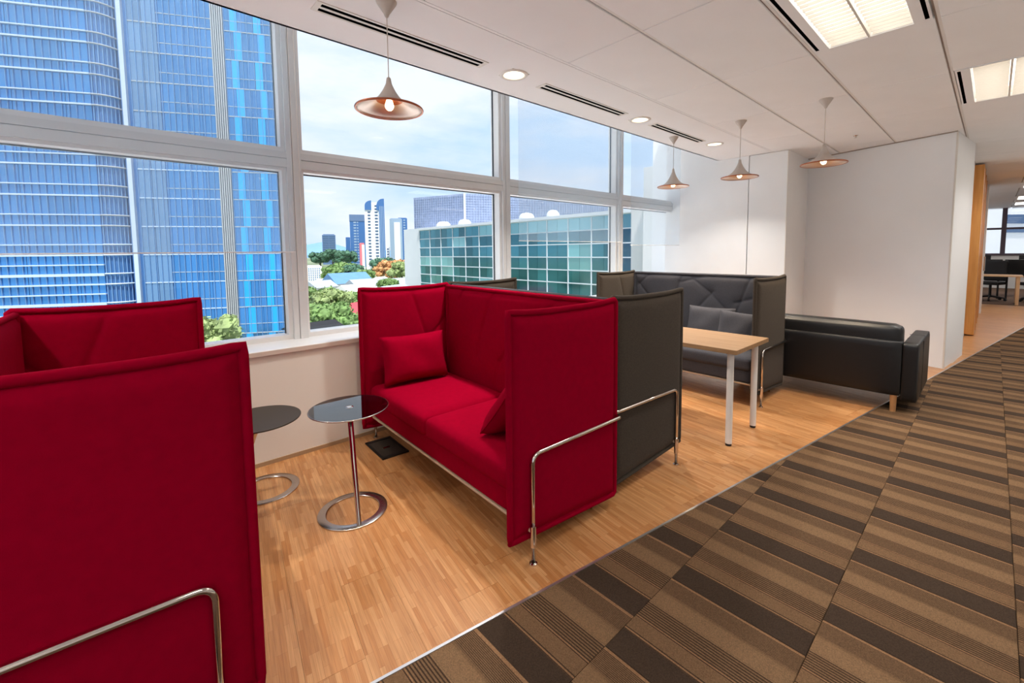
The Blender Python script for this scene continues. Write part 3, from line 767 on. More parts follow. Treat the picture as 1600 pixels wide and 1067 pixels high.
# ---- loose cushions
def pillow(name, label, loc, rot, w, h, th, m, group):
    n = 22; mm = MB(); N = (n + 1) ** 2
    for sg in (-1, 1):
        for i in range(n + 1):
            for j in range(n + 1):
                u, v = -1 + 2 * i / n, -1 + 2 * j / n
                pin = 1 - 0.07 * (1 - u * u) * (abs(v) ** 3) ; pin2 = 1 - 0.07 * (1 - v * v) * (abs(u) ** 3)
                T = th / 2 * ((1 - u ** 4) * (1 - v ** 4)) ** 0.5 + 0.004
                wr = 0.006 * math.sin(5 * u + 3 * v + 2 * sg) * (1 - u * u) * (1 - v * v)
                mm.v.append((u * w / 2 * pin2, sg * (T + wr), v * h / 2 * pin))
    I = lambda i, j, k: k * N + i * (n + 1) + j
    for k in (0, 1):
        for i in range(n):
            for j in range(n): mm.f.append((I(i, j, k), I(i + 1, j, k), I(i + 1, j + 1, k), I(i, j + 1, k)))
    for i in range(n):
        mm.f += [(I(i, 0, 0), I(i + 1, 0, 0), I(i + 1, 0, 1), I(i, 0, 1)), (I(i, n, 0), I(i + 1, n, 0), I(i + 1, n, 1), I(i, n, 1)), (I(0, i, 0), I(0, i + 1, 0), I(0, i + 1, 1), I(0, i, 1)), (I(n, i, 0), I(n, i + 1, 0), I(n, i + 1, 1), I(n, i, 1))]
    t = thing(name, label, 'cushion', loc, 0, group); t.rotation_euler = rot
    c = mm.build('cushion_cover', m, t, smooth=True)
    sp = [(u * w / 2, 0, v * h / 2) for u, v in ([(-1 + 2 * i / 12, -1) for i in range(12)] + [(1, -1 + 2 * i / 12) for i in range(12)] + [(1 - 2 * i / 12, 1) for i in range(12)] + [(-1, 1 - 2 * i / 12) for i in range(12)])]
    sp = [(x * (1 - 0.07 * (1 - (2 * z / h) ** 2) * abs(2 * x / w) ** 3), y, z * (1 - 0.07 * (1 - (2 * x / w) ** 2) * abs(2 * z / h) ** 3)) for x, y, z in sp]
    MB().tube(sp, 0.0045, 6, closed=True).build('seam', m, c, smooth=True)
    return t
pillow('throw_cushion', 'crimson cushion leaning in the corner of the window-side wing of the crimson sofa', (1.655, 2.975, 0.652), (math.radians(-14), 0, math.radians(-6)), 0.52, 0.36, 0.15, 'red_fabric', 'loose red cushions')
pillow('throw_cushion', 'crimson cushion half hidden behind the corridor-side wing of the crimson sofa', (1.655, 1.715, 0.627), (math.radians(38), 0, math.radians(4)), 0.52, 0.36, 0.15, 'red_fabric', 'loose red cushions')
pillow('grey_cushion', 'grey cushion lying against the quilted sofa back beyond the wooden table', (4.775, 2.06, 0.655), (math.radians(17), 0, math.radians(90)), 0.50, 0.36, 0.15, 'grey_fabric_inner', 'loose grey cushions')
pillow('grey_cushion', 'grey cushion tucked into the corridor-side corner of the quilted sofa', (4.63, 1.68, 0.650), (math.radians(20), math.radians(-5), math.radians(103)), 0.44, 0.35, 0.14, 'grey_fabric_inner', 'loose grey cushions')

# ---- black leather sofa seen from behind
bs = thing('leather_sofa', 'black leather sofa with wooden legs seen from behind, beside the carpet edge', 'sofa', (5.02, 0.385, 0))
BWD = 1.58
o = weld(rbox(0.115, BWD - 0.22, 0.49, 0.02, 10, (0.004, 0, 0)).build('back_frame', 'black_leather', bs, smooth=True)); o.location = (0.0575, BWD / 2, 0.392)
for y0, y1 in ((0.118, BWD - 0.118),):
    o = weld(rbox(0.19, y1 - y0, 0.42, 0.055, 14, (0.012, 0.0, 0.008)).build('back_cushion', 'black_leather', bs, smooth=True)); o.location = (0.135, (y0 + y1) / 2, 0.56)
for y0, y1 in ((0.118, BWD / 2 - 0.002), (BWD / 2 + 0.002, BWD - 0.118)):
    o = weld(rbox(0.62, y1 - y0, 0.16, 0.045, 12, (0.0, 0.0, 0.012)).build('seat_cushion', 'black_leather', bs, smooth=True)); o.location = (0.57, (y0 + y1) / 2, 0.40)
for ya in (0.0, BWD - 0.114):
    arm = weld(rbox(0.93, 0.114, 0.52, 0.018, 10, (0, 0.003, 0.002)).build('arm', 'black_leather', bs, smooth=True)); arm.location = (0.475, ya + 0.057, 0.370)
    MB().tube([(0.06, -0.058, 0.261), (0.06, 0.058, 0.261)], 0.0025, 6).build('stitching', 'black_leather', arm)
    MB().tube([(-0.18, -0.060, -0.22), (-0.18, -0.060, 0.25), (-0.18, 0.05, 0.262)], 0.0025, 6).build('stitching', 'black_leather', arm)
o = weld(rbox(0.80, BWD - 0.22, 0.16, 0.015, 6).build('seat_base', 'black_leather', bs, smooth=True)); o.location = (0.50, BWD / 2, 0.23)
for x, y in ((0.035, 0.155), (0.86, 0.155), (0.035, BWD - 0.155), (0.86, BWD - 0.155)):
    MB().tube([(x, y, 0.0), (x, y, 0.165)], [0.021, 0.026], 12).build('leg', 'leg_wood', bs, autosmooth=40)

# ================================================================ TABLES
tb = thing('wooden_table', 'oak-topped table with white round legs between the charcoal sofas', 'table', (3.215, 1.19, 0))
MB().bbox(0, 0.655, 0, 1.40, 0.707, 0.740, 0.0015).build('tabletop', 'table_wood', tb)
for x, y in ((0.078, 0.07), (0.565, 0.07), (0.078, 1.33), (0.565, 1.33)):
    lg = MB().tube([(x, y, 0.018), (x, y, 0.7065)], 0.0235, 20).build('leg', 'table_white', tb, autosmooth=40)
    MB().tube([(x, y, 0.0), (x, y, 0.018)], 0.0215, 16).build('foot_pad', 'black_plastic', lg, autosmooth=40)
def side_table(label, ring, foot, top, zt, R_t, mt, cap):
    t = thing('side_table', label, 'side table', (ring[0], ring[1], 0), 0, 'ring-base side tables')
    fx, fy = foot[0] - ring[0], foot[1] - ring[1]; tx, ty = top[0] - ring[0], top[1] - ring[1]
    MB().lathe([(0.142, 0.0), (0.142, 0.007), (0.144, 0.009), (0.184, 0.009), (0.187, 0.007), (0.187, 0.0), (0.142, 0.0)], 64).build('ring_base', 'steel', t, autosmooth=40)
    MB().tube([(fx, fy, 0.008), (tx, ty, zt - 0.012)], [0.0125, 0.0165], 16).build('pole', 'chrome', t, autosmooth=60)
    tp = MB().lathe([(0.0005, zt - 0.009), (R_t - 0.002, zt - 0.009), (R_t, zt - 0.006), (R_t, zt - 0.002), (R_t - 0.002, zt), (0.0005, zt)], 64, (tx, ty, 0)).build('tabletop', mt, t, autosmooth=40)
    MB().lathe([(0.0005, zt - 0.018), (0.06, zt - 0.018), (0.06, zt - 0.0095), (0.0005, zt - 0.0095)], 32, (tx, ty, 0)).build('mounting_plate', 'steel', t, autosmooth=40) if not cap else None
    if cap:
        MB().tube([(tx + (R_t - 0.0005) * math.cos(2 * PI * k / 64), ty + (R_t - 0.0005) * math.sin(2 * PI * k / 64), zt - 0.0045) for k in range(64)], 0.0042, 8, closed=True).build('edge_band', 'steel', tp, smooth=True)
        MB().lathe([(0.0005, zt + 0.004), (0.012, zt + 0.004), (0.020, zt + 0.003), (0.024, zt + 0.0003)], 28, (tx, ty, 0)).build('centre_cap', 'chrome', tp, autosmooth=40)
        MB().lathe([(0.0005, zt - 0.016), (0.030, zt - 0.016), (0.030, zt - 0.0095), (0.0005, zt - 0.0095)], 28, (tx, ty, 0)).build('lower_cap', 'steel', tp, autosmooth=40)
    return t
side_table('smoked glass round side table with chrome pole and ring base before the crimson sofa', (0.899, 2.368), (0.868, 2.208), (0.935, 2.462), 0.570, 0.218, 'smoked_glass', True)
side_table('dark brown round side table with ring base near the low wall under the window', (0.590, 2.960), (0.420, 2.985), (0.548, 2.838), 0.500, 0.222, 'dark_laminate', False)
# ---- floor box under the crimson sofa
fb = thing('floor_box', 'black floor outlet box with open lid under the crimson sofa', 'floor outlet', (1.40, 2.98, 0), math.radians(-3))
fr = MB(); fr.box(-0.10, -0.085, -0.17, 0.17, 0, 0.010); fr.box(0.085, 0.10, -0.17, 0.17, 0, 0.010); fr.box(-0.10, 0.10, -0.17, -0.14, 0, 0.012); fr.box(-0.10, 0.10, 0.14, 0.17, 0, 0.010); fr.build('frame', 'black_plastic', fb)
ld = MB().bbox(-0.083, 0.083, -0.138, 0.138, 0.0, 0.007, 0.002).build('lid', 'dark_laminate', fb)
MB().box(-0.03, 0.02, -0.02, 0.0, 0.007, 0.012).build('lid_pull', 'chrome', ld)
# ================================================================ FAR OFFICE FURNITURE
def office_chair(loc, rz, label):
    t = thing('office_chair', label, 'office chair', loc, rz, 'office chairs at the far desks')
    o = weld(rbox(0.48, 0.48, 0.09, 0.03, 6).build('seat', 'office_black', t, smooth=True)); o.location = (0, 0, 0.47)
    o = weld(rbox(0.06, 0.46, 0.56, 0.025, 8, (0.01, 0, 0)).build('backrest', 'office_black', t, smooth=True)); o.location = (-0.24, 0, 0.80)
    MB().tube([(0, 0, 0.10), (0, 0, 0.43)], 0.028, 10).build('column', 'office_black', t)
    for k in range(5):
        a = 2 * PI * k / 5 + 0.3
        l = MB().tube([(0.02 * math.cos(a), 0.02 * math.sin(a), 0.11), (0.30 * math.cos(a), 0.30 * math.sin(a), 0.075)], [0.026, 0.018], 8).build('leg', 'office_black', t)
        MB().tube([(0.30 * math.cos(a) - 0.02 * math.sin(a), 0.30 * math.sin(a) + 0.02 * math.cos(a), 0.030), (0.30 * math.cos(a) + 0.02 * math.sin(a), 0.30 * math.sin(a) - 0.02 * math.cos(a), 0.030)], 0.030, 12).build('caster', 'office_black', l)
    for s in (-1, 1):
        MB().tube(fillet([(-0.1, s * 0.26, 0.46), (-0.05, s * 0.27, 0.66), (0.18, s * 0.27, 0.67)], 0.04), 0.015, 8).build('armrest', 'office_black', t)
    return t
office_chair((17.62, 0.02, 0), math.radians(160), 'black office chair pushed under the nearest far desk')
office_chair((17.7, -0.78, 0), math.radians(30), 'black office chair turned beside the pale desk leg')
def desk(x, y, L, label):
    t = thing('office_desk', label, 'desk', (x, y, 0), 0, 'pale desks of the far office')
    MB().bbox(0, 0.75, 0, L, 0.70, 0.73, 0.004).build('desktop', 'desk_wood', t)
    for yy in (0.05, L - 0.11): MB().box(0.03, 0.09, yy, yy + 0.06, 0, 0.70).build('leg', 'desk_wood', t); MB().box(0.66, 0.72, yy, yy + 0.06, 0, 0.70).build('leg', 'desk_wood', t)
    return t
desk(16.45, -0.52, 1.5, 'pale wooden desk with square leg beyond the corridor')
desk(19.2, -2.2, 3.2, 'pale wooden desk standing before the far window')
for y, lab in ((0.30, 'black desk divider screen behind the chair, by the orange wood jamb'), (-0.70, 'black desk divider screen to the corridor side of the far desk')):
    t = thing('divider_screen', lab, 'divider', (18.25, y, 0)); w = 0.96
    MB().bbox(0, 0.04, -w / 2, w / 2, 0.62, 1.10, 0.006).build('screen_panel', 'office_black', t)
    for s in (-1, 1): MB().box(0.005, 0.035, s * (w / 2 - 0.06) - 0.02, s * (w / 2 - 0.06) + 0.02, 0, 0.62).build('post', 'office_black', t)
for x, y, z, lab in ((19.5, 0.35, 0.73, 'black monitor on the far desk beside the window mullion'), (19.5, -0.8, 0.73, 'black monitor on the far desk at the corridor side')):
    t = thing('monitor', lab, 'monitor', (x, y, z)); MB().bbox(0, 0.04, -0.3, 0.3, 0.12, 0.48, 0.006).build('display', 'office_black', t)
    MB().box(0.04, 0.07, -0.03, 0.03, 0.01, 0.30).build('stand', 'office_black', t); MB().box(-0.08, 0.14, -0.12, 0.12, 0, 0.012).build('stand_base', 'office_black', t)

# ================================================================ OUTSIDE
pbr('ground_green', srgb(120, 132, 104), 0.9, var=0.35, vscale=0.02)
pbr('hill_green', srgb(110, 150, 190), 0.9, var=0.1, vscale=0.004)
pbr('leaf_mid', srgb(112, 142, 82), 0.8, var=0.35, vscale=0.9, bump=0.6, bscale=3)
pbr('leaf_light', srgb(142, 160, 104), 0.8, var=0.35, vscale=0.9, bump=0.6, bscale=3)
pbr('leaf_dark', srgb(76, 116, 92), 0.8, var=0.35, vscale=0.9, bump=0.6, bscale=3)
pbr('leaf_orange', srgb(196, 146, 96), 0.8, var=0.3, vscale=0.9, bump=0.6, bscale=3)
pbr('bark', srgb(96, 80, 66), 0.9)
pbr('house_white', srgb(235, 233, 232), 0.7, var=0.04, vscale=0.3)
pbr('house_pink', srgb(226, 206, 204), 0.7, var=0.05, vscale=0.3)
pbr('roof_red', srgb(196, 78, 88), 0.7, var=0.1, vscale=0.5)
pbr('roof_grey', srgb(168, 178, 190), 0.6, var=0.08, vscale=0.5)
pbr('roof_blue', srgb(96, 140, 190), 0.5, var=0.08, vscale=0.5)
pbr('far_window', srgb(70, 96, 130), 0.4)
pbr('tower_glass', srgb(84, 154, 216), 0.12, 0.75, objvar=0.10)
pbr('tower_glass_grey', srgb(124, 164, 204), 0.22, 0.6, objvar=0.10)
pbr('tower_cyan', srgb(40, 176, 250), 0.3, 0.15, objvar=0.05)
pbr('tower_body', srgb(70, 120, 180), 0.4, 0.3)
pbr('tower_band', srgb(196, 212, 232), 0.4)
pbr('tower_fin', srgb(112, 154, 202), 0.4, 0.2)
pbr('tower_column', srgb(176, 180, 184), 0.6)
pbr('block_glass', srgb(70, 130, 146), 0.12, 0.7, objvar=0.35)
pbr('block_glass_pale', srgb(140, 196, 204), 0.15, 0.5, objvar=0.15)
pbr('block_white', srgb(232, 236, 242), 0.6, var=0.02, vscale=0.2)
pbr('block_louvre', srgb(150, 164, 192), 0.6, var=0.08, vscale=0.6)
pbr('sky_blue_tower', srgb(70, 116, 176), 0.4, 0.2)
pbr('sky_dark_tower', srgb(96, 122, 160), 0.5)
pbr('sky_white_tower', srgb(240, 243, 248), 0.5)
pbr('sky_grey_tower', srgb(150, 172, 196), 0.5)
pbr('sky_pink_tower', srgb(226, 120, 130), 0.5)
GZ = -20.0
pbr('bounce_roof_paint', srgb(246, 245, 243), 0.8, var=0.04, vscale=0.4)
struct(MB().prism([(-40, -30), (-4.8, -30), (-4.8, 4.0), (30, 4.0), (30, 22), (-40, 22)], -4.0, -3.0).build('bounce_roof', 'bounce_roof_paint'))  # unseen white roof, invented to throw sunlight up onto the ceiling
struct(MB().box(-800, 1800, 8, 3500, GZ - 2, GZ).build('ground', 'ground_green'))
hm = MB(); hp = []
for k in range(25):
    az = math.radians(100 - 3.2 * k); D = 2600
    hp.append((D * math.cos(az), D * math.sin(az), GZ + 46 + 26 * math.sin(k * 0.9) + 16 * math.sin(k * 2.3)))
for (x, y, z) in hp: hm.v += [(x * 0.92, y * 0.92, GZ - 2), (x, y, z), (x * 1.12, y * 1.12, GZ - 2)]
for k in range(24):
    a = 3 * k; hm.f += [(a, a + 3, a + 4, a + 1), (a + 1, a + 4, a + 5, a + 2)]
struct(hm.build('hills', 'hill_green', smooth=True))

# ---- blue glass tower opposite the left window
az = math.atan2(ray(200, 395)[1], ray(200, 395)[0]); D = 70.0
tw = thing('glass_tower', 'tall blue glass tower with rounded corner and white bands outside the window', 'building', (D * math.cos(az), D * math.sin(az), GZ), math.radians(-27))
zz = lambda z: z - GZ
TOP = zz(62.0)
bod = MB(); bod.prism([(-34, 0.3), (-2.5, 0.3)] + [(-2.5 + 2.2 * math.sin(a), 2.5 - 2.2 * math.cos(a)) for a in np.linspace(0.1, PI / 2, 8)] + [(-0.3, 3.0), (-0.3, 1.5), (17.6, 1.5), (12.0, 22), (-34, 22)], 0, TOP)
bod.build('wall', 'tower_body', tw)
FH = 3.5; Z0 = zz(1.54)
pu = {}
for mname in ('tower_glass', 'tower_glass_grey', 'tower_cyan'):
    mm = MB().box(0, 1, -0.12, 0, 0, 1).mesh('pane'); mm.materials.append(MATS[mname]); pu[mname] = mm
def pane(src, s, y, z, w, h): inst(src, 'pane', tw, (s, y, z), None, (w, 1, h))
for f in range(-6, 17):
    z = Z0 + f * FH
    if z < 0: continue
    vis = -5 <= f <= 9
    # left wing
    for k in range(8 if vis else 0): pane(pu['tower_glass'], -22.2 + k * 2.46, 0.3, z + 0.06, 2.40, FH - 0.12)
    for dz, hh in ((0.0, 0.17), (1.25, 0.13)):
        MB().box(-34, -2.5, -0.06, 0.3, z + dz - hh / 2, z + dz + hh / 2).build('spandrel_band', 'tower_band', tw)
        if f < 0: MB().box(-34, -2.5, -0.06, 0.3, z + dz + 1.1 - hh / 2, z + dz + 1.1 + hh / 2).build('spandrel_band', 'tower_band', tw)
        path = [(-2.5 + 2.4 * math.sin(a), 2.5 - 2.4 * math.cos(a), z + dz) for a in np.linspace(0, PI / 2, 9)]
        MB().tube(path, 0.09, 6).build('corner_band', 'tower_band' if f < 1 else 'tower_column', tw)
    # centre: greyer bay then blue bay
    for k in range(2): pane(pu['tower_glass_grey'], 0.9 + k * 1.5, 1.5, z + 0.06, 1.44, FH - 0.10) if vis else None
    for k in range(4): pane(pu['tower_glass'], 3.95 + k * 1.44, 1.5, z + 0.06, 1.38, FH - 0.12) if vis else None
    MB().box(0.9, 9.7, 1.30, 1.5, z - 0.07, z + 0.05).build('floor_line', 'tower_band' if f < 4 else 'tower_column', tw)
    MB().box(3.9, 9.7, 1.32, 1.5, z + 1.2, z + 1.28).build('floor_line', 'tower_column', tw)
    # right bay with bright blue strips, staggered floor by floor
    sh = 0.42 if f % 2 else 0.0
    if vis:
        xs = [11.15, 11.75 + sh, 12.65 + sh, 14.45 + sh, 15.35 + sh, 17.5]
        for i, (a, b_) in enumerate(zip(xs, xs[1:])):
            cy = i in (1, 3)
            if b_ - a > 1.6:
                pane(pu['tower_glass'], a + .03, 1.5, z + 0.06, (b_ - a) / 2 - .05, FH - 0.12); pane(pu['tower_glass'], (a + b_) / 2 + .02, 1.5, z + 0.06, (b_ - a) / 2 - .05, FH - 0.12)
            else: pane(pu['tower_cyan' if cy else 'tower_glass'], a + .03, 1.5 - (0.05 if cy else 0), z + 0.06, b_ - a - .06, FH - 0.12)
    MB().box(11.1, 17.6, 1.30, 1.5, z - 0.06, z + 0.05).build('floor_line', 'tower_column', tw)
    MB().box(11.1, 17.6, 1.32, 1.5, z + 1.2, z + 1.27).build('floor_line', 'tower_column', tw)
MB().box(0.05, 0.50, 1.0, 1.7, 0, TOP).build('corner_mullion', 'tower_band', tw)
pc = MB()
for k in range(6): pc.box(9.75 + k * 0.235, 9.75 + k * 0.235 + 0.13, 1.15, 1.5, 0, TOP)
pc.build('service_column', 'tower_column', tw)
fin = MB()
for k in range(28): fin.box(-22.2 + k * 0.7, -22.2 + k * 0.7 + 0.05, 0.04, 0.18, 0, TOP)
for k in range(14): fin.box(0.9 + k * 0.63, 0.9 + k * 0.63 + 0.06, 1.24, 1.38, 0, TOP)
for k in range(10): fin.box(11.15 + k * 0.64, 11.15 + k * 0.64 + 0.05, 1.26, 1.38, 0, TOP)
for a in np.linspace(0.05, PI / 2, 10):
    c_, s_ = -2.5 + 2.3 * math.sin(a), 2.5 - 2.3 * math.cos(a); fin.box(c_ - .05, c_ + .05, s_ - .05, s_ + .05, 0, TOP)
o = fin.build('window_fins', 'tower_fin', tw); o['kind'] = 'stuff'

# ---- teal office block on the right
bk = thing('office_block', 'low office block with teal glass grid and white end wall beyond the sofas', 'building', (70, 0, GZ))
PT = zz(8.7)
MB().box(0.4, 26, 20, 131, 0, PT + 0.3).build('wall', 'block_white', bk)
MB().box(0, 0.4, 121.2, 131, 0, PT + 0.3).build('end_wall', 'block_white', bk)
MB().box(-0.5, 1.2, 20, 121.2, PT - 0.35, PT + 0.3).build('parapet', 'block_white', bk)
gp = {}
for mname in ('block_glass', 'block_glass_pale'):
    mm = MB().box(0, 0.2, 0, 1, 0, 1).mesh('pane'); mm.materials.append(MATS[mname]); gp[mname] = mm
PW, PH = 6.1, 2.72
for c in range(15):
    y1 = 121.1 - c * PW
    for r in range(7):
        z1 = PT - 0.4 - r * PH
        pal = (r == 0 and c > 5) or random.random() < 0.12
        for half in (0, 1):
            inst(gp['block_glass_pale' if pal else 'block_glass'], 'pane', bk, (0.15, y1 - PW * (half + 1) / 2 + 0.05, z1 - PH + 0.12), None, (1, PW / 2 - 0.06, PH - 0.2))
for c in range(16): MB().box(0.0, 0.4, 121.1 - c * PW - 0.11, 121.1 - c * PW + 0.11, 0, PT).build('column_strip', 'block_white', bk)
for r in range(9): MB().box(0.02, 0.4, 25, 121, PT - 0.4 - r * PH - 0.11, PT - 0.4 - r * PH + 0.11).build('floor_band', 'block_white', bk)
def vw(lat, dep, t0):   # lateral/depth from the window line, a ground-plan point
    return (dep * math.cos(YAW) + lat * math.sin(YAW), dep * math.sin(YAW) - lat * math.cos(YAW))
k_ = 1.42
A0, A1, A2 = vw(-10.6 * k_, 100 * k_, 0), vw(24.9 * k_, 112.5 * k_, 0), vw(-23.6 * k_, 107 * k_, 0)
A3 = (A1[0] + A2[0] - A0[0] + 6, A1[1] + A2[1] - A0[1] + 6)
mz = EYE + 13.3 * k_
mh = thing('plant_house', 'grey louvred plant house standing on the roof of the teal office block', 'roof building', (0, 0, 9.0))
hz = mz - 9.0
MB().prism([A0, A1, A3, A2], 0, hz).build('wall', 'block_louvre', mh)
lv = MB()
for p, q in ((A0, A1), (A0, A2)):
    L_ = math.hypot(q[0] - p[0], q[1] - p[1]); n = int(L_ / 0.9); ux, uy = (q[0] - p[0]) / L_, (q[1] - p[1]) / L_; nx, ny = (uy, -ux)
    if nx * (-p[0]) + ny * (-p[1]) < 0: nx, ny = -nx, -ny
    for i in range(n + 1):
        c = (p[0] + ux * L_ * i / n, p[1] + uy * L_ * i / n)
        lv.prism([(c[0], c[1]), (c[0] + ux * .18, c[1] + uy * .18), (c[0] + ux * .18 + nx * .25, c[1] + uy * .18 + ny * .25), (c[0] + nx * .25, c[1] + ny * .25)], 0, hz)
    for j in range(1, 14):
        lv.prism([(p[0], p[1]), (q[0], q[1]), (q[0] + nx * .12, q[1] + ny * .12), (p[0] + nx * .12, p[1] + ny * .12)], hz * j / 14, hz * j / 14 + 0.12)
o = lv.build('louvres', 'block_louvre', mh); o['kind'] = 'stuff'
cn = MB(); cn.tube([(A0[0] - .3, A0[1] - .3, 0), (A0[0] - .3, A0[1] - .3, hz)], 0.35, 6); cn.build('corner_post', 'block_white', mh)
for px, D_, r_, lab in ((693, 130, 2.2, 'white roof dome on the office block next to the corner post'), (726, 122, 1.9, 'white roof dome on the office block below the plant house edge'), (823, 92, 1.9, 'white boxy roof vent on the office block behind the sheer blind'), (864, 88, 1.5, 'white rounded roof vent on the office block near the mast')):
    p = at_dist(px, 370, D_); p = on_x(px, 350, 73.5)
    t = thing('roof_vent', lab, 'roof vent', (p[0], p[1], 9.0)); 
    MB().lathe([(r_, 0), (r_, 0.5), (r_ * 0.9, 1.1), (r_ * 0.6, 1.6), (0.02, 1.8)], 16, cap0=True).build('cowl', 'block_white', t, smooth=True)
    MB().box(-r_ * 1.1, r_ * 1.1, -r_ * 1.1, r_ * 1.1, 0, 0.25).build('curb', 'block_white', t)

# ---- skyline towers
def tower(name, label, pxa, pxb, ytop, D, m, win=None, depth=None, extra=None):
    a, b_ = at_dist(pxa, ytop, D), at_dist(pxb, ytop, D)
    c = (a + b_) / 2; w = math.hypot(*(b_ - a)[:2]); H_ = c[2] - GZ; rz = math.atan2(c[1], c[0]) - PI / 2
    t = thing(name, label, 'tower', (c[0], c[1], GZ), rz, 'skyline towers')
    dp = depth or w
    MB().box(-w / 2, w / 2, 0, dp, 0, H_).build('wall', m, t)
    MB().box(-w * 0.42, w * 0.42, dp * 0.1, dp * 0.9, H_, H_ + w * 0.06).build('roof', m, t)
    if win:
        wm = MB(); n = max(8, int(H_ / 4)); 
        for i in range(1, n):
            for x0, x1 in win[1]: wm.box(-w / 2 + x0 * w, -w / 2 + x1 * w, -0.25, 0.05, H_ * i / n, H_ * (i + 0.5) / n)
        o = wm.build('windows', win[0], t); o['kind'] = 'stuff'
    if extra: extra(t, w, H_, dp)
    return t
tower('dark_tower', 'grey flat-topped tower standing alone before the blue hills', 503, 524, 367, 900, 'sky_dark_tower', ('far_window', [(.05, .48), (.52, .95)]))
tower('narrow_tower', 'narrow dark blue tower beside the wide blue tower', 540, 547, 371, 760, 'sky_blue_tower')
tower('blue_tower', 'dark blue tower with flat crown left of the curved white tower', 546, 569.5, 340, 700, 'sky_blue_tower', ('sky_grey_tower', [(.25, .42), (.48, .56)]), None,
      lambda t, w, H_, dp: MB().box(-w * 0.52, w * 0.5, -0.5, dp, H_ * 0.93, H_ * 1.06).build('crown', 'sky_dark_tower', t))
def curved(t, w, H_, dp):
    for x0, x1, hh in ((-0.5, -0.16, 1.045), (0.10, 0.5, 1.075)):
        m = MB(); pr = []
        for i in range(9):
            a = PI / 2 * i / 8
            pr.append((x0 * w + (x1 - x0) * w * (1 - math.cos(a)) * (1 if x0 < 0 else 0.85), H_ * (0.965 + (hh - 0.965) * math.sin(a))))
        pr += [(x1 * w, H_ * hh), (x1 * w, H_ * 0.9), (x0 * w, H_ * 0.9)]
        n = len(pr); m.add([(x, -1.0, z) for x, z in pr] + [(x, dp, z) for x, z in pr], [tuple(range(n)), tuple(range(2 * n - 1, n - 1, -1))] + [(i, (i + 1) % n, n + (i + 1) % n, n + i) for i in range(n)])
        m.build('curved_crown', 'sky_blue_tower', t)
    MB().box(w * 0.22, w * 0.5, -1.2, dp, 0, H_ * 0.97).build('glass_side', 'sky_blue_tower', t)
    for k in range(3): MB().box(w * (0.26 + 0.08 * k), w * (0.29 + 0.08 * k), -1.6, 0, 0, H_ * 0.96).build('rib', 'sky_grey_tower', t)
tower('white_tower', 'tall white residential tower with twin curved crowns', 569.5, 600, 318, 600, 'sky_white_tower', ('far_window', [(.14, .28), (.50, .66)]), None, curved)
tower('pink_tower', 'slim pink and white tower before the dark blue tower', 561.5, 569, 380, 560, 'sky_pink_tower', None, None, lambda t, w, H_, dp: MB().box(0.0, w * 0.55, -0.4, dp, 0, H_ * 0.95).build('white_face', 'sky_white_tower', t))
tower('small_tower', 'small white tower with dark windows right of the curved tower', 603, 609, 386, 640, 'sky_white_tower', ('far_window', [(.3, .7)]))
tower('grey_tower', 'grey tower with a white curved front behind the office block end wall', 608.5, 628, 342, 620, 'sky_grey_tower', None, None, lambda t, w, H_, dp: MB().box(-w * 0.15, w * 0.32, -1.0, dp, 0, H_ * 0.93).build('white_front', 'sky_white_tower', t))
tower('tinted_tower', 'blue tinted tower next to the white end wall of the office block', 621, 636, 341, 720, 'sky_blue_tower', ('sky_grey_tower', [(.2, .4), (.6, .8)]))
tower('ribbed_hall', 'pale ribbed block with blue stripes beside the window mullion', 470, 503, 417, 330, 'house_white', ('roof_blue', [(.05 + .1 * k, .09 + .1 * k) for k in range(9)]), 14)

# ---- trees and low houses
def icoblob(n, rx, ry, rz_, seed):
    rnd = random.Random(seed); m = MB()
    for k in range(n):
        a, e = rnd.random() * 2 * PI, rnd.uniform(-0.5, 1.0); q = rnd.uniform(0.2, 0.92) * math.sqrt(max(0.15, 1 - (e * 0.62) ** 2))
        c = (rx * q * math.cos(a), ry * q * math.sin(a), rz_ * e * 0.62); s = rnd.uniform(0.16, 0.32)
        for q_ in range(36):
            d_ = Vector((rnd.gauss(0, 1), rnd.gauss(0, 1), rnd.gauss(0, 1))).normalized(); n_ = Vector((rnd.gauss(0, 1), rnd.gauss(0, 1), rnd.gauss(0, 1))).normalized()
            ce = Vector(c) + Vector((d_.x * rx, d_.y * ry, d_.z * rz_)) * s * rnd.uniform(0.85, 1.15); a_ = n_.orthogonal().normalized() * rx * 0.075; b2_ = n_.cross(a_.normalized()) * rx * 0.05
            m.add([ce - a_, ce - b2_, ce + a_, ce + b2_], [(0, 1, 2, 3)])
        pr = []
        for i in range(7):
            th = -PI / 2 + PI * i / 6
            for j in range(9):
                ph = 2 * PI * j / 9; w = 1 + rnd.uniform(-0.16, 0.16)
                pr.append((c[0] + rx * s * w * math.cos(th) * math.cos(ph), c[1] + ry * s * w * math.cos(th) * math.sin(ph), c[2] + rz_ * s * w * math.sin(th)))
        m.add([tuple(Vector(c) + (Vector(p_) - Vector(c)) * 0.86) for p_ in pr], [(i * 9 + j, i * 9 + (j + 1) % 9, (i + 1) * 9 + (j + 1) % 9, (i + 1) * 9 + j) for i in range(6) for j in range(9)])
    return m
def tree(px, py, D, r, m, label, hgt=None):
    p = at_dist(px, py, D); H_ = p[2] - GZ
    t = thing('tree', label, 'tree', (p[0], p[1], GZ), 0, 'trees between the houses')
    cr = icoblob(70, r, r, r * 0.85, int(px * 7 + py)).build('crown', m, t); cr.location = (0, 0, H_ - r * 0.1)
    MB().tube([(0, 0, 0), (0, 0, H_)], [r * 0.10, r * 0.05], 8).build('trunk', 'bark', t)
    return t
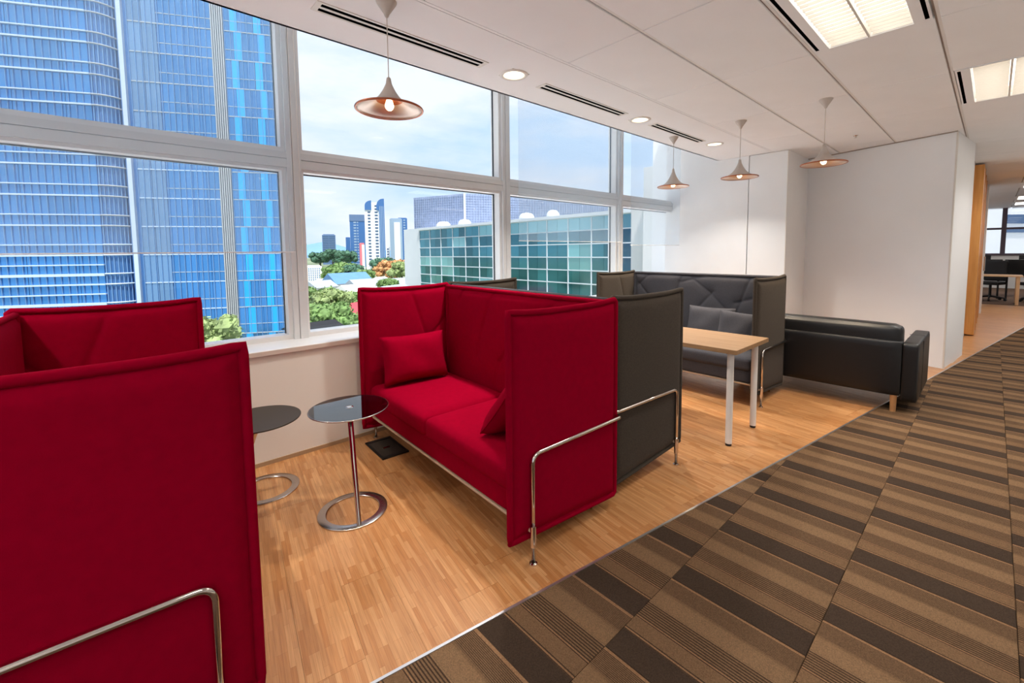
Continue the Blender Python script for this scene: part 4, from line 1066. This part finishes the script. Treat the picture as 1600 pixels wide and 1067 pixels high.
for px, py, D_, r, m, lab in (
    (312, 528, 44, 3.0, 'leaf_light', 'light green tree top at the foot of the blue glass tower'),
    (492, 470, 120, 5.5, 'leaf_mid', 'green tree right beside the window mullion above the courtyard'),
    (516, 472, 96, 4.4, 'leaf_light', 'olive tree with a rounded crown before the pink house'),
    (510, 500, 56, 3.5, 'leaf_mid', 'large green tree at the bottom of the window in front of the courtyard'),
    (482, 520, 51, 1.6, 'leaf_dark', 'dark green tree low beside the mullion'),
    (532, 505, 68, 2.3, 'leaf_mid', 'bushy green tree before the red roof'),
    (535, 424, 362, 11.0, 'leaf_mid', 'wide green tree behind the blue domed roof'),
    (552, 426, 328, 9.0, 'leaf_dark', 'dark green tree below the pink tower'),
    (520, 428, 296, 7.6, 'leaf_mid', 'green tree behind the small white house roofs'),
    (598, 416, 300, 9.0, 'leaf_dark', 'dark tree under the curved white tower'),
    (612, 420, 262, 9.0, 'leaf_orange', 'orange-tinted tree in front of the grey tower'),
    (628, 422, 240, 7.5, 'leaf_light', 'light green tree next to the office block end wall'),
    (572, 430, 248, 5.0, 'leaf_mid', 'green tree between the roofs under the white tower'),
    (520, 400, 700, 16.0, 'leaf_dark', 'dark tree belt under the lone grey tower'),
    (500, 402, 750, 15.6, 'leaf_dark', 'dark tree belt before the hills beside the mullion'),
    (541, 401, 650, 14.4, 'leaf_dark', 'dark tree belt in front of the narrow tower'),
    (560, 470, 130, 4.0, 'leaf_mid', 'green tree half hidden behind the crimson sofa wing'),
    (606, 446, 138, 3.4, 'leaf_mid', 'green tree between the white roofs by the office block')):
    tree(px, py, D_, r, m, lab)
def house(px, py, D, w, d, hw, hr, mw_, mr, label, rot=0.3):
    p = at_dist(px, py, D); H_ = p[2] - GZ
    t = thing('house', label, 'house', (p[0], p[1], GZ), rot, 'low houses')
    MB().box(-w / 2, w / 2, -d / 2, d / 2, 0, H_).build('wall', mw_, t)
    e = 0.5
    MB().add([(-w / 2 - e, -d / 2 - e, H_), (w / 2 + e, -d / 2 - e, H_), (w / 2 + e, d / 2 + e, H_), (-w / 2 - e, d / 2 + e, H_), (-w / 2 - e, 0, H_ + hr), (w / 2 + e, 0, H_ + hr)],
             [(0, 1, 5, 4), (2, 3, 4, 5), (0, 4, 3), (1, 2, 5), (0, 3, 2, 1)]).build('roof', mr, t)
    for i in range(3):
        MB().box(-w * 0.36 + i * w * 0.27, -w * 0.36 + i * w * 0.27 + w * 0.13, -d / 2 - 0.06, -d / 2 + 0.02, H_ - hw, H_ - hw * 0.35).build('window', 'far_window', t)
    return t
house(545, 462, 150, 13, 9, 4, 1.5, 'house_pink', 'house_white', 'pink-walled house with flat pale roof between trees and sofa wing', 0.25)
house(543, 489, 108, 9, 7, 2, 2.2, 'house_pink', 'roof_red', 'house with a red roof beside the crimson sofa wing', 0.5)
house(543, 441, 215, 18, 14, 3, 4.5, 'house_white', 'roof_blue', 'house with a blue ridged roof among white roofs', 0.15)
house(512, 443, 256, 14, 10, 3, 3.0, 'house_white', 'house_white', 'white house with white roof left of the blue roof', 0.5)
house(575, 446, 200, 16, 12, 3, 3.0, 'house_white', 'roof_grey', 'white house with grey roof under the curved tower', 0.1)
house(594, 440, 232, 8, 10, 3, 2.5, 'house_white', 'house_white', 'white house before the orange tree', 0.6)
house(622, 446, 178, 9, 10, 3, 3.0, 'house_white', 'roof_grey', 'white house with grey roof beside the office block end', 0.2)
house(590, 458, 165, 15, 10, 3, 2.5, 'house_white', 'house_white', 'white low house just above the crimson sofa wing', 0.3)
house(615, 460, 118, 9, 9, 3, 2.5, 'house_white', 'roof_grey', 'grey-roofed low house near the white end wall', 0.45)
house(500, 448, 190, 10, 8, 3, 2.5, 'house_white', 'roof_grey', 'small grey-roofed house beside the mullion above the trees', 0.4)
house(556, 452, 180, 12, 8, 3, 2.0, 'house_white', 'house_white', 'small white house right of the blue roof', 0.2)
house(490, 512, 41, 3.0, 2.4, 1.2, 0.5, 'house_white', 'office_black', 'small white kiosk with black roof by the mullion', 0.2)

# ---- white building seen through the far office window
wb_ = thing('white_building', 'white building with rows of small windows beyond the far office window', 'building', (45, 0, GZ))
ed_ = on_x(1006, 262, 45.0)
MB().box(0, 14, -30, ed_[1], 0, ed_[2] - GZ).build('wall', 'house_white', wb_)
MB().box(3, 14, ed_[1], ed_[1] + 3.5, 0, ed_[2] - GZ - 3.4).build('wing', 'house_white', wb_)
wnm = MB().box(-0.06, 0.05, 0, 0.22, 0, 0.34).mesh('window'); wnm.materials.append(MATS['far_window'])
for i in range(12):
    for py in (343, 349, 363):
        q = on_x(1579 + 6.2 * i, py, 45.0); inst(wnm, 'window', wb_, (0, q[1], q[2] - GZ))
